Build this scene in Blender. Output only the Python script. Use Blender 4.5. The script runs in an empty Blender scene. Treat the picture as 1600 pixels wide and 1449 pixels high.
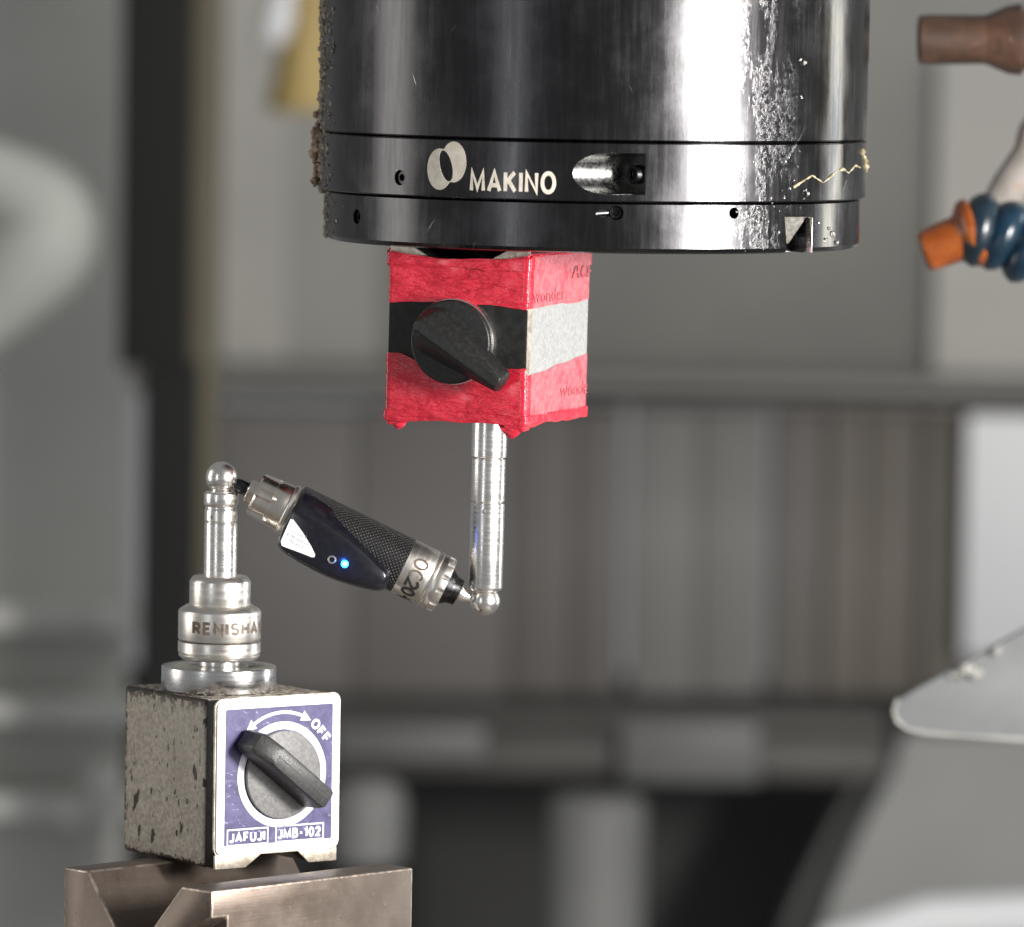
import bpy, bmesh, math, random
from mathutils import Vector, Matrix, Euler, noise as mnoise
R = math.radians
PI = math.pi
sc = bpy.context.scene
COL = sc.collection

# ------------------------------------------------------------------ camera
DIST, PITCH, ROLL, FPX = 2.18, R(4.25), R(0.95), 10000.0
fwd = Vector((0, math.cos(PITCH), -math.sin(PITCH)))
camloc = -fwd * DIST
right0 = Vector((1, 0, 0)); up0 = right0.cross(fwd)
cright = right0 * math.cos(ROLL) + up0 * math.sin(ROLL)
cup = up0 * math.cos(ROLL) - right0 * math.sin(ROLL)
cam = bpy.data.cameras.new('camera'); camo = bpy.data.objects.new('camera', cam); COL.objects.link(camo)
m = Matrix((cright, cup, -fwd)).transposed().to_4x4(); m.translation = camloc
camo.matrix_world = m
cam.sensor_width = 36; cam.lens = FPX / 1600 * 36; cam.clip_start = 0.05; cam.clip_end = 60
cam.dof.use_dof = True; cam.dof.focus_distance = DIST - 0.03; cam.dof.aperture_fstop = 9.5; cam.dof.aperture_blades = 0
sc.camera = camo

def at(px, py, Y):
    """photo pixel (1600 wide) -> point on the world plane at depth Y"""
    d = fwd * FPX + cright * (px - 800) - cup * (py - 724.5)
    return camloc + d * ((Y - camloc.y) / d.y)

# ------------------------------------------------------------------ world and lamps
w = bpy.data.worlds.new('World'); sc.world = w; w.use_nodes = True
w.node_tree.nodes['Background'].inputs[0].default_value = (0.95, 0.97, 1.0, 1)
w.node_tree.nodes['Background'].inputs[1].default_value = 0.22

def area(name, loc, target, sx, sy, power, col=(1, 1, 1), spread=180):
    l = bpy.data.lights.new(name, 'AREA'); l.shape = 'RECTANGLE'; l.size = sx; l.size_y = sy
    l.energy = power; l.color = col; l.spread = R(spread)
    o = bpy.data.objects.new(name, l); COL.objects.link(o)
    o.location = loc
    o.rotation_euler = (Vector(target) - Vector(loc)).to_track_quat('-Z', 'Y').to_euler()
    return o
# key work lamp, front right, level with the spindle nose
area('key_lamp', (0.82, -0.68, 0.13), (-0.02, 0, -.02), 0.12, 0.24, 28.0, (1.0, 0.965, 0.92))
# broad daylight through the open door, front right: the wide sheen on the spindle and rods
area('door_lamp', (0.86, -0.72, 0.05), (0, 0, 0.03), 0.60, 0.80, 8.5, (1.0, 0.975, 0.95))
# tube lamp of the cabin, front left: the narrow streak on the spindle
area('tube_lamp', (-0.78, -1.15, 0.10), (0.02, 0, 0.05), 0.06, 0.9, 1.3, (0.95, 0.98, 1.0))
# unseen broad fill lamp added at the left: the soft left sheen
area('left_fill_light', (-1.25, 0.05, 0.15), (0, 0, 0), 0.40, 1.0, 4.6, (1.0, 0.96, 0.9))
# unseen rim lamp added at the rear right: the thin bright right edges
area('rear_rim_light', (1.15, 0.62, 0.06), (0, 0, 0.02), 0.22, 0.9, 4.5, (0.95, 0.98, 1.0))
# unseen area lamp added above the rear to light the background
area('rear_fill_light', (0.75, 1.15, 1.0), (0.35, 2.0, 0.0), 0.7, 0.3, 4.6, (1.0, 0.99, 0.96))
sc.view_settings.view_transform = 'Standard'; sc.view_settings.look = 'None'
sc.view_settings.exposure = 0; sc.view_settings.gamma = 1
sc.view_settings.use_curve_mapping = False

# ------------------------------------------------------------------ node helpers
class NT:
    def __init__(s, name):
        s.m = bpy.data.materials.new(name); s.m.use_nodes = True
        s.t = s.m.node_tree; s.b = s.t.nodes['Principled BSDF']
        s.tc = s.t.nodes.new('ShaderNodeTexCoord')
        s.obj = s.tc.outputs['Object']
    def link(s, a, b): s.t.links.new(a, b)
    def setv(s, inp, v):
        if isinstance(v, bpy.types.NodeSocket): s.link(v, inp)
        elif isinstance(v, (tuple, list)) and len(v) == 3 and inp.type == 'RGBA': inp.default_value = (*v, 1)
        else: inp.default_value = v
    def noise(s, scale, detail=4, rough=.55, vec=None, dist=0):
        n = s.t.nodes.new('ShaderNodeTexNoise'); n.inputs['Scale'].default_value = scale
        n.inputs['Detail'].default_value = detail; n.inputs['Roughness'].default_value = rough
        n.inputs['Distortion'].default_value = dist
        s.link(vec or s.obj, n.inputs['Vector']); return n.outputs['Fac']
    def voro(s, scale, vec=None, feature='F1'):
        n = s.t.nodes.new('ShaderNodeTexVoronoi'); n.inputs['Scale'].default_value = scale; n.feature = feature
        s.link(vec or s.obj, n.inputs['Vector']); return n.outputs['Distance']
    def mapping(s, scale=(1, 1, 1), rot=(0, 0, 0), vec=None):
        n = s.t.nodes.new('ShaderNodeMapping'); n.inputs['Scale'].default_value = scale
        n.inputs['Rotation'].default_value = rot
        s.link(vec or s.obj, n.inputs['Vector']); return n.outputs[0]
    def math(s, op, a, b=None, c=None, clamp=False):
        n = s.t.nodes.new('ShaderNodeMath'); n.operation = op; n.use_clamp = clamp
        s.setv(n.inputs[0], a)
        if b is not None: s.setv(n.inputs[1], b)
        if c is not None: s.setv(n.inputs[2], c)
        return n.outputs[0]
    def xyz(s, vec=None):
        n = s.t.nodes.new('ShaderNodeSeparateXYZ'); s.link(vec or s.obj, n.inputs[0]); return n.outputs
    def comb(s, x, y, z):
        n = s.t.nodes.new('ShaderNodeCombineXYZ')
        for i, v in enumerate((x, y, z)): s.setv(n.inputs[i], v)
        return n.outputs[0]
    def ramp(s, v, a, b, lo=0.0, hi=1.0):
        n = s.t.nodes.new('ShaderNodeMapRange'); n.inputs[1].default_value = a; n.inputs[2].default_value = b
        n.inputs[3].default_value = lo; n.inputs[4].default_value = hi; n.interpolation_type = 'SMOOTHSTEP'
        s.link(v, n.inputs[0]); return n.outputs[0]
    def mix(s, f, a, b):
        n = s.t.nodes.new('ShaderNodeMix'); n.data_type = 'RGBA'
        s.setv(n.inputs[0], f); s.setv(n.inputs[6], a); s.setv(n.inputs[7], b); return n.outputs[2]
    def bump(s, h, strength=.3, dist=.001):
        n = s.t.nodes.new('ShaderNodeBump'); n.inputs['Strength'].default_value = strength
        n.inputs['Distance'].default_value = dist; s.link(h, n.inputs['Height']); s.link(n.outputs[0], s.b.inputs['Normal'])
    def set(s, **k):
        names = dict(col='Base Color', rough='Roughness', metal='Metallic', coat='Coat Weight', crough='Coat Roughness', spec='Specular IOR Level', emit='Emission Color', estr='Emission Strength', trans='Transmission Weight', sss='Subsurface Weight')
        for kk, v in k.items(): s.setv(s.b.inputs[names[kk]], v)
        return s

def pbr(name, c1, c2=None, rough=.5, rvar=.12, metal=0, scale=60, lo=.35, hi=.65, bump=None, coat=0, detail=5):
    n = NT(name); f = n.noise(scale, detail)
    n.set(col=n.mix(n.ramp(f, lo, hi), c1, c2 or c1), metal=metal, coat=coat)
    n.set(rough=n.ramp(n.noise(scale * 2.7, 5), .3, .7, max(0.02, rough - rvar), rough + rvar))
    if bump: n.bump(n.noise(bump[0], 4), bump[1], bump[2])
    return n.m

# ------------------------------------------------------------------ materials
M = {}
def spindle_mat(name, base, wet):
    n = NT(name); X = n.xyz()
    ang = n.math('ARCTAN2', X[0], n.math('MULTIPLY', X[1], -1.0))          # radians, 0 = toward the photographer
    cyl = n.comb(n.math('MULTIPLY', ang, 0.094), X[2], 0.0)
    cloud = n.noise(45, 6, .6, cyl)
    fine = n.noise(900, 3, .6, cyl)
    streak = n.noise(60, 6, .7, n.mapping((6, .35, 1), vec=cyl))
    # scratches: two stretched noise fields, thin threshold
    sa = n.noise(330, 2, .5, n.mapping((1, .06, 1), vec=n.mapping((1, 1, 1), (0, 0, R(36)), cyl))); sb = n.noise(380, 2, .5, n.mapping((1, .08, 1), vec=n.mapping((1, 1, 1), (0, 0, R(-25)), cyl)))
    scr = n.math('MAXIMUM', n.ramp(sa, .715, .745), n.ramp(sb, .745, .77))
    rub = n.ramp(cloud, .45, .68)
    c = n.mix(rub, base, tuple(v * 1.25 for v in base))
    c = n.mix(n.math('MULTIPLY', scr, .55), c, (.55, .54, .52))
    # dried coolant film on the right flank
    wn = n.noise(420, 5, .65, cyl); wmask = n.math('MULTIPLY', n.ramp(ang, R(27), R(36)), n.ramp(ang, R(50), R(42)))
    wmask = n.math('MULTIPLY', wmask, n.ramp(n.noise(70, 4, .6, n.mapping((2, .5, 1), vec=cyl)), .42, .55))
    film = n.ramp(ang, R(47), R(56))
    film = n.math('MULTIPLY', film, n.ramp(n.noise(40, 4, .6, n.mapping((3, .6, 1), vec=cyl)), .35, .6))
    c = n.mix(n.math('MULTIPLY', film, .55), c, (.10, .085, .055))
    grime = n.math('MULTIPLY', n.ramp(ang, R(-66), R(-82)), n.ramp(cloud, .3, .6))
    c = n.mix(n.math('MULTIPLY', grime, .8), c, (.075, .068, .055))
    r = n.ramp(cloud, .3, .72, .19, .28)
    r = n.math('ADD', r, n.math('MULTIPLY', n.ramp(streak, .4, .65), .07))
    r = n.math('ADD', r, n.math('MULTIPLY', film, -.10))
    r = n.math('ADD', r, n.math('MULTIPLY', grime, .3), clamp=True)
    n.set(col=c, metal=n.math('SUBTRACT', 1.0, n.math('MULTIPLY', grime, .7)), rough=r)
    h = n.math('ADD', n.math('MULTIPLY', fine, .05), n.math('MULTIPLY', n.math('MULTIPLY', wmask, n.ramp(wn, .42, .62)), .36 if wet else .5))
    h = n.math('ADD', h, n.math('MULTIPLY', scr, -.12))
    h = n.math('ADD', h, n.math('MULTIPLY', grime, n.math('MULTIPLY', n.noise(600, 4, .6, cyl), 1.2)))
    n.bump(h, .55, .0004)
    return n.m
M['spindle'] = spindle_mat('black_oxide_steel', (.064, .063, .066), True)
M['darksteel'] = pbr('dark_screw_steel', (.03, .03, .032), (.06, .06, .06), .32, .1, 1, 500)
M['pocket'] = pbr('machined_pocket', (.22, .22, .22), (.32, .32, .31), .26, .08, 1, 300)
M['litwedge'] = pbr('grimy_lit_wedge', (.045, .041, .033), (.11, .10, .083), .6, .1, 0, 700)  # grimy grey tone for the lit triangle on the notch wall
M['print_cream'] = pbr('cream_print', (.55, .50, .42), (.66, .61, .53), .55, .1, 0, 420)
M['crust'] = pbr('dried_swarf_crust', (.10, .088, .07), (.26, .23, .18), .45, .25, .25, 420, bump=(1400, .7, .0006))
M['crust_brown'] = pbr('brown_swarf_crust', (.12, .07, .045), (.30, .21, .14), .35, .25, .35, 500, bump=(1400, .7, .0006))
n = NT('coolant_residue'); n.set(col=n.mix(n.ramp(n.noise(300), .35, .65), (.22, .175, .09), (.42, .37, .25)), rough=.22, coat=.5); n.bump(n.noise(900), .5, .0004); M['residue'] = n.m
n = NT('coolant_drop'); n.set(col=(.75, .7, .6), rough=.05, trans=.85, coat=.6); M['drop'] = n.m
n = NT('bead_residue'); n.set(col=n.mix(n.ramp(n.noise(700), .35, .65), (.16, .15, .13), (.62, .60, .55)), rough=.15, metal=.5, coat=.5); M['bead'] = n.m

def steel(name, col, rough, rvar=.07, brush=True):
    n = NT(name); X = n.xyz()
    rr = n.noise(260, 4); st = n.noise(900, 3, .6, n.mapping((1, 1, .05)) if not brush else n.mapping((.04, .04, 1)))
    n.set(metal=1, col=n.mix(n.ramp(rr, .35, .65), col, tuple(v * .86 for v in col)))
    n.set(rough=n.ramp(n.math('ADD', n.math('MULTIPLY', rr, .5), n.math('MULTIPLY', st, .5)), .3, .7, rough - rvar, rough + rvar))
    n.bump(st, .05, .0002); return n.m
M['chrome'] = steel('polished_steel', (.93, .90, .86), .27, .07)
M['satin'] = steel('satin_steel', (.80, .765, .71), .34, .08)
M['flange'] = steel('turned_flange_steel', (.80, .79, .78), .24, .09)
M['warm_steel'] = steel('warm_nickel', (.92, .85, .76), .22, .07)
M['etch'] = pbr('etched_lettering', (.09, .07, .055), (.16, .12, .09), .5, .1, .3, 700)
M['etch_black'] = pbr('black_lettering', (.015, .014, .013), (.03, .028, .025), .5, .1, 0, 700)

# hammered grey paint with chips, worn at the edges (half sizes of the block in metres)
def hammered(name, hx, hy, z0, z1):
    n = NT(name); X = n.xyz()
    ex = n.math('SUBTRACT', hx, n.math('ABSOLUTE', X[0])); ey = n.math('SUBTRACT', hy, n.math('ABSOLUTE', X[1]))
    ez = n.math('MINIMUM', n.math('SUBTRACT', z1, X[2]), n.math('SUBTRACT', X[2], z0))
    # second smallest of three distances ~ distance to the nearest edge
    lo = n.math('MINIMUM', n.math('MAXIMUM', ex, ey), n.math('MINIMUM', n.math('MAXIMUM', ey, ez), n.math('MAXIMUM', ex, ez)))
    wob = n.math('MULTIPLY', n.math('SUBTRACT', n.noise(330, 5, .65), .5), .0075)
    edge = n.ramp(n.math('ADD', lo, wob), .0021, .0012)
    top = n.math('MULTIPLY', n.ramp(X[2], z1 - .007, z1 - .0015), n.ramp(n.noise(420, 4, .6), .49, .53))
    spots = n.math('MULTIPLY', n.ramp(n.noise(250, 2, .5, n.mapping((1, 1, .55))), .62, .645), n.ramp(n.noise(55, 2), .40, .50))
    spots2 = n.ramp(n.noise(520, 1, .5, n.mapping((1, 1, .5))), .715, .735)
    chip = n.math('MAXIMUM', n.math('MAXIMUM', edge, n.math('MULTIPLY', top, .85)), n.math('MAXIMUM', spots, spots2))
    mott = n.noise(620, 7, .78)
    c = n.mix(n.ramp(mott, .38, .62), (.27, .236, .19), (.50, .45, .375))
    c = n.mix(n.ramp(n.noise(40, 4), .35, .7), c, n.mix(.35, c, (.22, .19, .15)))
    c = n.mix(chip, c, (.045, .036, .028))
    n.set(col=c, rough=n.ramp(mott, .3, .7, .42, .62), metal=n.math('MULTIPLY', chip, .5))
    n.bump(n.math('SUBTRACT', n.math('MULTIPLY', mott, .5), n.math('MULTIPLY', chip, .7)), .55, .0004)
    return n.m
M['black_paint'] = pbr('black_painted_steel', (.008, .0085, .008), (.014, .0145, .014), .5, .12, 0, 300, bump=(1500, .2, .0003))
for k_ in ('black_paint',): M[k_].node_tree.nodes['Principled BSDF'].inputs['Specular IOR Level'].default_value = .22
M['ground'] = pbr('ground_steel_foot', (.55, .50, .42), (.34, .29, .23), .38, .12, .6, 260, bump=(700, .3, .0003))
M['label_white'] = pbr('label_white', (.78, .78, .78), (.70, .70, .72), .42, .1, 0, 260)
n = NT('label_violet'); f = n.noise(110, 6, .68, dist=1.2)
c = n.mix(n.ramp(f, .34, .68), (.028, .023, .092), (.070, .060, .165))
c = n.mix(n.ramp(n.noise(260, 5, .7, n.mapping((1, 1, 2.2), (0, R(35), 0))), .60, .70), c, (.30, .28, .45))
c = n.mix(n.ramp(n.noise(150, 4, .6), .55, .70), c, (.022, .015, .07))
n.set(col=c, rough=.4); M['label_violet'] = n.m
M['label_line'] = pbr('label_line_white', (.80, .80, .82), (.66, .64, .74), .45, .1, 0, 500)
M['dial_grey'] = pbr('dial_grey_plastic', (.115, .113, .113), (.165, .162, .16), .5, .1, 0, 900, bump=(1500, .35, .0003))
M['handle_grey'] = pbr('knob_black_plastic', (.018, .018, .0185), (.032, .0315, .031), .45, .1, 0, 700, bump=(1300, .3, .0003))
M['knob_black'] = pbr('dial_black_plastic', (.011, .0108, .0108), (.019, .0185, .018), .40, .10, 0, 700, lo=.4, hi=.7, bump=(900, .3, .0003))

M['knob_black'].node_tree.nodes['Principled BSDF'].inputs['Specular IOR Level'].default_value = .35
def tape(name):
    n = NT(name)
    wr = n.noise(90, 4, .55, n.mapping((1, 1, 3.6))); fine = n.noise(900, 4, .65); blot = n.noise(70, 5, .65)
    c = n.mix(n.ramp(blot, .35, .68), (.47, .011, .028), (.56, .019, .042))
    c = n.mix(n.math('MULTIPLY', n.ramp(n.noise(160, 5, .7, n.mapping((1, 1, 1.8))), .56, .70), n.ramp(fine, .40, .60)), c, (.28, .008, .020))
    c = n.mix(n.math('MULTIPLY', n.ramp(wr, .60, .76), .4), c, (.66, .07, .10))
    n.set(col=c, rough=n.ramp(wr, .3, .7, .20, .34), sss=0.0, coat=.45, crough=.12)
    h = n.math('ADD', n.math('MULTIPLY', wr, 1.0), n.math('MULTIPLY', n.noise(330, 3), .10))
    n.bump(h, .75, .0020); return n.m
M['tape'] = tape('red_adhesive_tape')
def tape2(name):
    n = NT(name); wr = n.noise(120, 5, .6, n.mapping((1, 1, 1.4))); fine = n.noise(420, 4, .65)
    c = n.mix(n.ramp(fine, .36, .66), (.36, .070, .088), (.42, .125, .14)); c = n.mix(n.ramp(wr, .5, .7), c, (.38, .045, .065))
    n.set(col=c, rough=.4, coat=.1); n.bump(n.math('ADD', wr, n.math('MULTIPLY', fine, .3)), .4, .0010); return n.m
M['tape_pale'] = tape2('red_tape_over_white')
M['tape_print'] = pbr('faded_tape_print', (.37, .055, .075), (.43, .085, .105), .5, .1, 0, 500)
M['white_paint'] = pbr('speckled_white_paint', (.29, .292, .288), (.22, .222, .22), .6, .1, 0, 900, bump=(1100, .35, .0003))
n = NT('navy_gloss_plastic'); f = n.noise(500, 4)
n.set(col=n.mix(n.ramp(f, .35, .65), (.004, .004, .007), (.007, .0068, .011)), rough=.24, coat=.3, crough=.1); n.bump(n.noise(1800, 3), .12, .0003); M['navy'] = n.m
# dimpled carbon-like sleeve: rows of small bright dimples
n = NT('dimpled_black_sleeve'); X = n.xyz()
ang = n.math('ARCTAN2', X[1], X[0]); ka = n.math('MULTIPLY', ang, 20.0); kz = n.math('MULTIPLY', X[2], 4200.0)
p = n.math('MULTIPLY', n.math('SINE', n.math('ADD', ka, n.math('MULTIPLY', kz, .5))), n.math('SINE', n.math('SUBTRACT', ka, n.math('MULTIPLY', kz, .5))))
d = n.ramp(n.math('ABSOLUTE', p), .25, .8)
n.set(col=n.mix(d, (.010, .010, .010), (.085, .082, .08)), rough=.34, metal=n.math('MULTIPLY', d, .9)); n.bump(d, .8, .0004); M['sleeve'] = n.m
n = NT('blue_led'); n.set(col=(.02, .25, .8), emit=(.02, .38, 1.0), estr=14.0, rough=.2); M['led'] = n.m
n = NT('led_core'); n.set(col=(.4, .9, 1), emit=(.35, .9, 1.0), estr=16.0, rough=.2); M['led_core'] = n.m
M['sticker'] = pbr('white_sticker', (.80, .80, .80), (.74, .74, .74), .45, .08, 0, 400)
M['sticker_ink'] = pbr('grey_sticker_ink', (.20, .20, .22), (.28, .28, .30), .5, .1, 0, 500)
n = NT('brown_tool_steel'); f = n.noise(55, 6, .62); g = n.noise(500, 4, .6)
c = n.mix(n.ramp(f, .35, .68), (.130, .102, .084), (.158, .127, .106)); c = n.mix(n.ramp(g, .6, .75), c, (.24, .20, .168)); c = n.mix(n.ramp(n.noise(300, 3), .66, .72), c, (.10, .075, .06))
n.set(col=c, metal=.7, rough=n.ramp(f, .3, .7, .36, .46)); n.bump(n.math('ADD', n.math('MULTIPLY', g, .5), n.noise(900, 3, .6, n.mapping((.05, .05, 1)))), .22, .0003); M['vblock'] = n.m
M['edge_bright'] = pbr('bright_worn_edge', (.42, .36, .30), (.22, .175, .145), .38, .1, .8, 300)
# coolant hoses
def stained(name, a, b, c3, rough=.35):
    n = NT(name); f = n.noise(70, 5, .6)
    c = n.mix(n.ramp(f, .36, .64), a, b); c = n.mix(n.ramp(n.noise(140, 4), .56, .72), c, c3)
    n.set(col=c, rough=rough, coat=.25); n.bump(n.noise(260, 4), .35, .0006); return n.m
M['orange'] = stained('orange_plastic', (.20, .045, .008), (.32, .085, .014), (.08, .025, .008))
M['brown_orange'] = stained('grimy_orange_plastic', (.045, .024, .016), (.085, .044, .027), (.024, .015, .011), .45)
M['hoseblue'] = stained('blue_plastic', (.004, .015, .028), (.007, .026, .048), (.003, .007, .012), .3)
M['hosedark'] = stained('dark_blue_plastic', (.006, .014, .022), (.010, .022, .034), (.005, .006, .008), .35)
M['tubegrey'] = stained('pale_tube_plastic', (.22, .20, .18), (.30, .28, .26), (.25, .09, .04), .3)
# background
def wallmat(name, a, b, rough=.5, scale=4, metal=0.0):
    n = NT(name); f = n.noise(scale, 4)
    n.set(col=n.mix(n.ramp(f, .3, .7), a, b), rough=rough, metal=metal); return n.m
g3 = lambda v, t=(1, 1, .97): tuple(v * k for k in t)
M['wall'] = wallmat('cabin_wall_paint', g3(.185, (1, .99, .91)), g3(.225, (1, .99, .91)), .5, 5)
M['wall_l'] = wallmat('cabin_side_paint', g3(.42, (1, .99, .94)), g3(.50, (1, .99, .94)), .5, 4)
M['wall_lit2'] = wallmat('pale_lower_paint', g3(.27), g3(.32), .5, 6)
M['wall_halflit'] = wallmat('half_lit_wall_tone', g3(.27, (1, .99, .91)), g3(.31, (1, .99, .91)), .5, 6)  # wall tone lifted halfway along its brightness gradient
M['wall_lit'] = wallmat('lit_wall_tone', g3(.37, (1, .98, .90)), g3(.43, (1, .98, .90)), .5, 6)  # wall tone lifted for the brighter end of its gradient
M['rubber'] = wallmat('black_rubber', g3(.007, (1, .98, .94)), g3(.010, (1, .98, .94)), .9)
M['olive'] = wallmat('olive_seal', (.125, .108, .068), (.145, .125, .08), .6)
M['yellow'] = wallmat('yellow_plastic', (.40, .29, .11), (.46, .34, .13), .5)
M['cover'] = wallmat('way_cover_steel', (.18, .171, .168), (.155, .146, .138), .6, 6, 0.0)
M['cover_d'] = wallmat('dim_way_cover', (.165, .155, .146), (.145, .135, .124), .6, 6, 0.0)
M['cover_b'] = wallmat('stained_way_cover', (.15, .133, .113), (.17, .152, .13), .6, 7, 0.0)
M['cover_l'] = wallmat('pale_way_cover', (.215, .215, .207), (.19, .188, .18), .6, 7, 0.0)
M['step'] = wallmat('oily_step_steel', (.06, .058, .053), (.08, .077, .07), .5, 8)
M['step2'] = wallmat('shade_strip_grey', g3(.13), g3(.17), .55, 6)
M['pad'] = wallmat('worn_pad_steel', (.12, .12, .116), (.145, .145, .14), .5, 8)
M['panel_w'] = wallmat('white_panel', (.80, .81, .82), (.74, .75, .77), .45)
M['bed'] = wallmat('dark_machine_bed', g3(.028), g3(.04), .6)
M['castgrey'] = wallmat('grey_casting', g3(.17), g3(.215), .55, 9)
M['railpaint'] = wallmat('pale_rail', g3(.60, (1, 1, .95)), g3(.54, (1, 1, .95)), .5, 9)
M['guard'] = pbr('pale_guard_paint', (.155, .162, .166), (.18, .186, .19), .45, .1, 0, 20)
M['guard_edge'] = pbr('worn_white_edge', (.36, .355, .33), (.28, .28, .265), .5, .1, 0, 60)
M['bentpale'] = wallmat('pale_bent_form', (.40, .415, .38), (.46, .475, .435), .6)

# ------------------------------------------------------------------ mesh helpers (authored in millimetres)
mm = 0.001
def finish(name, bm, mat, parent=None, angle=32, smooth=True, scale=mm, bev=None):
    if bev: bevel(bm, *bev)
    bmesh.ops.recalc_face_normals(bm, faces=bm.faces)
    if scale != 1: bmesh.ops.scale(bm, vec=(scale,) * 3, verts=bm.verts)
    me = bpy.data.meshes.new(name); bm.to_mesh(me); bm.free()
    mats = mat if isinstance(mat, (list, tuple)) else [mat]
    for q in mats: me.materials.append(q)
    if smooth:
        me.shade_smooth(); me.set_sharp_from_angle(angle=R(angle))
    o = bpy.data.objects.new(name, me); COL.objects.link(o)
    if parent: o.parent = parent
    return o
def bevel(bm, wdt, seg=2, ang=30):
    bmesh.ops.recalc_face_normals(bm, faces=bm.faces)
    es = [e for e in bm.edges if len(e.link_faces) == 2 and e.calc_face_angle(0) > R(ang)]
    bmesh.ops.bevel(bm, geom=es, offset=wdt, segments=seg, profile=.5, affect='EDGES', clamp_overlap=True)
def chamf(prof, c):
    """chamfer every corner of an (r,z) profile"""
    out = [prof[0]]
    for i in range(1, len(prof) - 1):
        p, a, b = Vector(prof[i]), Vector(prof[i - 1]), Vector(prof[i + 1])
        da, db = a - p, b - p
        if da.length < 1e-6 or db.length < 1e-6 or abs(da.angle(db) - PI) < R(20): out.append(tuple(p)); continue
        k = min(c, da.length * .4, db.length * .4)
        out += [tuple(p + da.normalized() * k), tuple(p + db.normalized() * k)]
    return out + [prof[-1]]
def lathe(prof, seg=72, bm=None, closed=False):
    bm = bm or bmesh.new(); rings = []
    for r, z in prof:
        if r < 1e-6: rings.append([bm.verts.new((0, 0, z))])
        else: rings.append([bm.verts.new((r * math.sin(2 * PI * k / seg), -r * math.cos(2 * PI * k / seg), z)) for k in range(seg)])
    pairs = list(zip(rings[:-1], rings[1:]))
    if closed: pairs.append((rings[-1], rings[0]))
    for A, B in pairs:
        for k in range(seg):
            j = (k + 1) % seg
            if len(A) == 1 and len(B) == 1: continue
            if len(A) == 1: bm.faces.new((A[0], B[k], B[j]))
            elif len(B) == 1: bm.faces.new((A[k], B[0], A[j]))
            else: bm.faces.new((A[k], A[j], B[j], B[k]))
    return bm
def box(x0, x1, y0, y1, z0, z1, bm=None):
    bm = bm or bmesh.new()
    v = [bm.verts.new((x, y, z)) for z in (z0, z1) for x, y in ((x0, y0), (x1, y0), (x1, y1), (x0, y1))]
    for f in ((3, 2, 1, 0), (4, 5, 6, 7), (0, 1, 5, 4), (1, 2, 6, 5), (2, 3, 7, 6), (3, 0, 4, 7)): bm.faces.new([v[i] for i in f])
    return bm
def loft(rings, cap=True, bm=None):
    bm = bm or bmesh.new()
    V = [[bm.verts.new(p) for p in r] for r in rings]; nn = len(rings[0])
    for A, B in zip(V[:-1], V[1:]):
        for k in range(nn): bm.faces.new((A[k], A[(k + 1) % nn], B[(k + 1) % nn], B[k]))
    if cap: bm.faces.new(list(reversed(V[0]))); bm.faces.new(V[-1])
    return bm
def rrect(wd, h, r, nn=6, cx=0, cz=0):
    pts = []
    for sx, sz, a0 in ((1, 1, 0), (-1, 1, 90), (-1, -1, 180), (1, -1, 270)):
        for k in range(nn + 1):
            a = R(a0 + 90 * k / nn); pts.append((cx + sx * (wd / 2 - r) + r * math.cos(a), cz + sz * (h / 2 - r) + r * math.sin(a)))
    return pts
def plate(outline, y0, y1):
    """outline in (x,z); extruded from y0 (back) to y1 (front)"""
    return loft([[(x, y0, z) for x, z in outline], [(x, y1, z) for x, z in outline]])
def tube(path, rad, seg=14, cap=True, bm=None):
    path = [Vector(p) for p in path]; rings = []; nrm = None
    for i, p in enumerate(path):
        t = (path[min(i + 1, len(path) - 1)] - path[max(i - 1, 0)]).normalized()
        if nrm is None:
            nrm = t.orthogonal().normalized()
        nrm = (nrm - t * nrm.dot(t)).normalized(); bi = t.cross(nrm)
        r = rad(i / (len(path) - 1)) if callable(rad) else (rad[i] if isinstance(rad, (list, tuple)) else rad)
        rings.append([p + (nrm * math.cos(2 * PI * k / seg) + bi * math.sin(2 * PI * k / seg)) * r for k in range(seg)])
    return loft(rings, cap, bm)
def text_bm(s, size, xs=1.0, off=0.0, align='CENTER', space=1.0, shear=0.0, bold=0.0):
    cu = bpy.data.curves.new('txt', 'FONT'); cu.body = s; cu.size = size; cu.offset = off * size
    cu.align_x = align; cu.space_character = space; cu.shear = shear; cu.resolution_u = 3
    o = bpy.data.objects.new('txt', cu); COL.objects.link(o)
    dg = bpy.context.evaluated_depsgraph_get(); dg.update()
    me = o.evaluated_get(dg).to_mesh(); bm = bmesh.new(); bm.from_mesh(me)
    o.evaluated_get(dg).to_mesh_clear(); bpy.data.objects.remove(o); bpy.data.curves.remove(cu)
    bmesh.ops.triangulate(bm, faces=bm.faces)
    for v in bm.verts: v.co.x *= xs
    if bold:
        geo = bm.verts[:] + bm.edges[:] + bm.faces[:]
        for i, (dx, dy) in enumerate(((-1, 0), (1, 0), (0, -.7), (0, .7), (-.7, -.5), (.7, .5), (-.7, .5), (.7, -.5))):
            r = bmesh.ops.duplicate(bm, geom=geo)
            for v in r['geom']:
                if isinstance(v, bmesh.types.BMVert): v.co += Vector((dx * bold * size, dy * bold * size, -.004 * (i + 1)))
    return bm
def arc(cx, cy, rx, ry, a0, a1, nn=10): return [(cx + rx * math.cos(R(a0 + (a1 - a0) * k / nn)), cy + ry * math.sin(R(a0 + (a1 - a0) * k / nn))) for k in range(nn + 1)]
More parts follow.
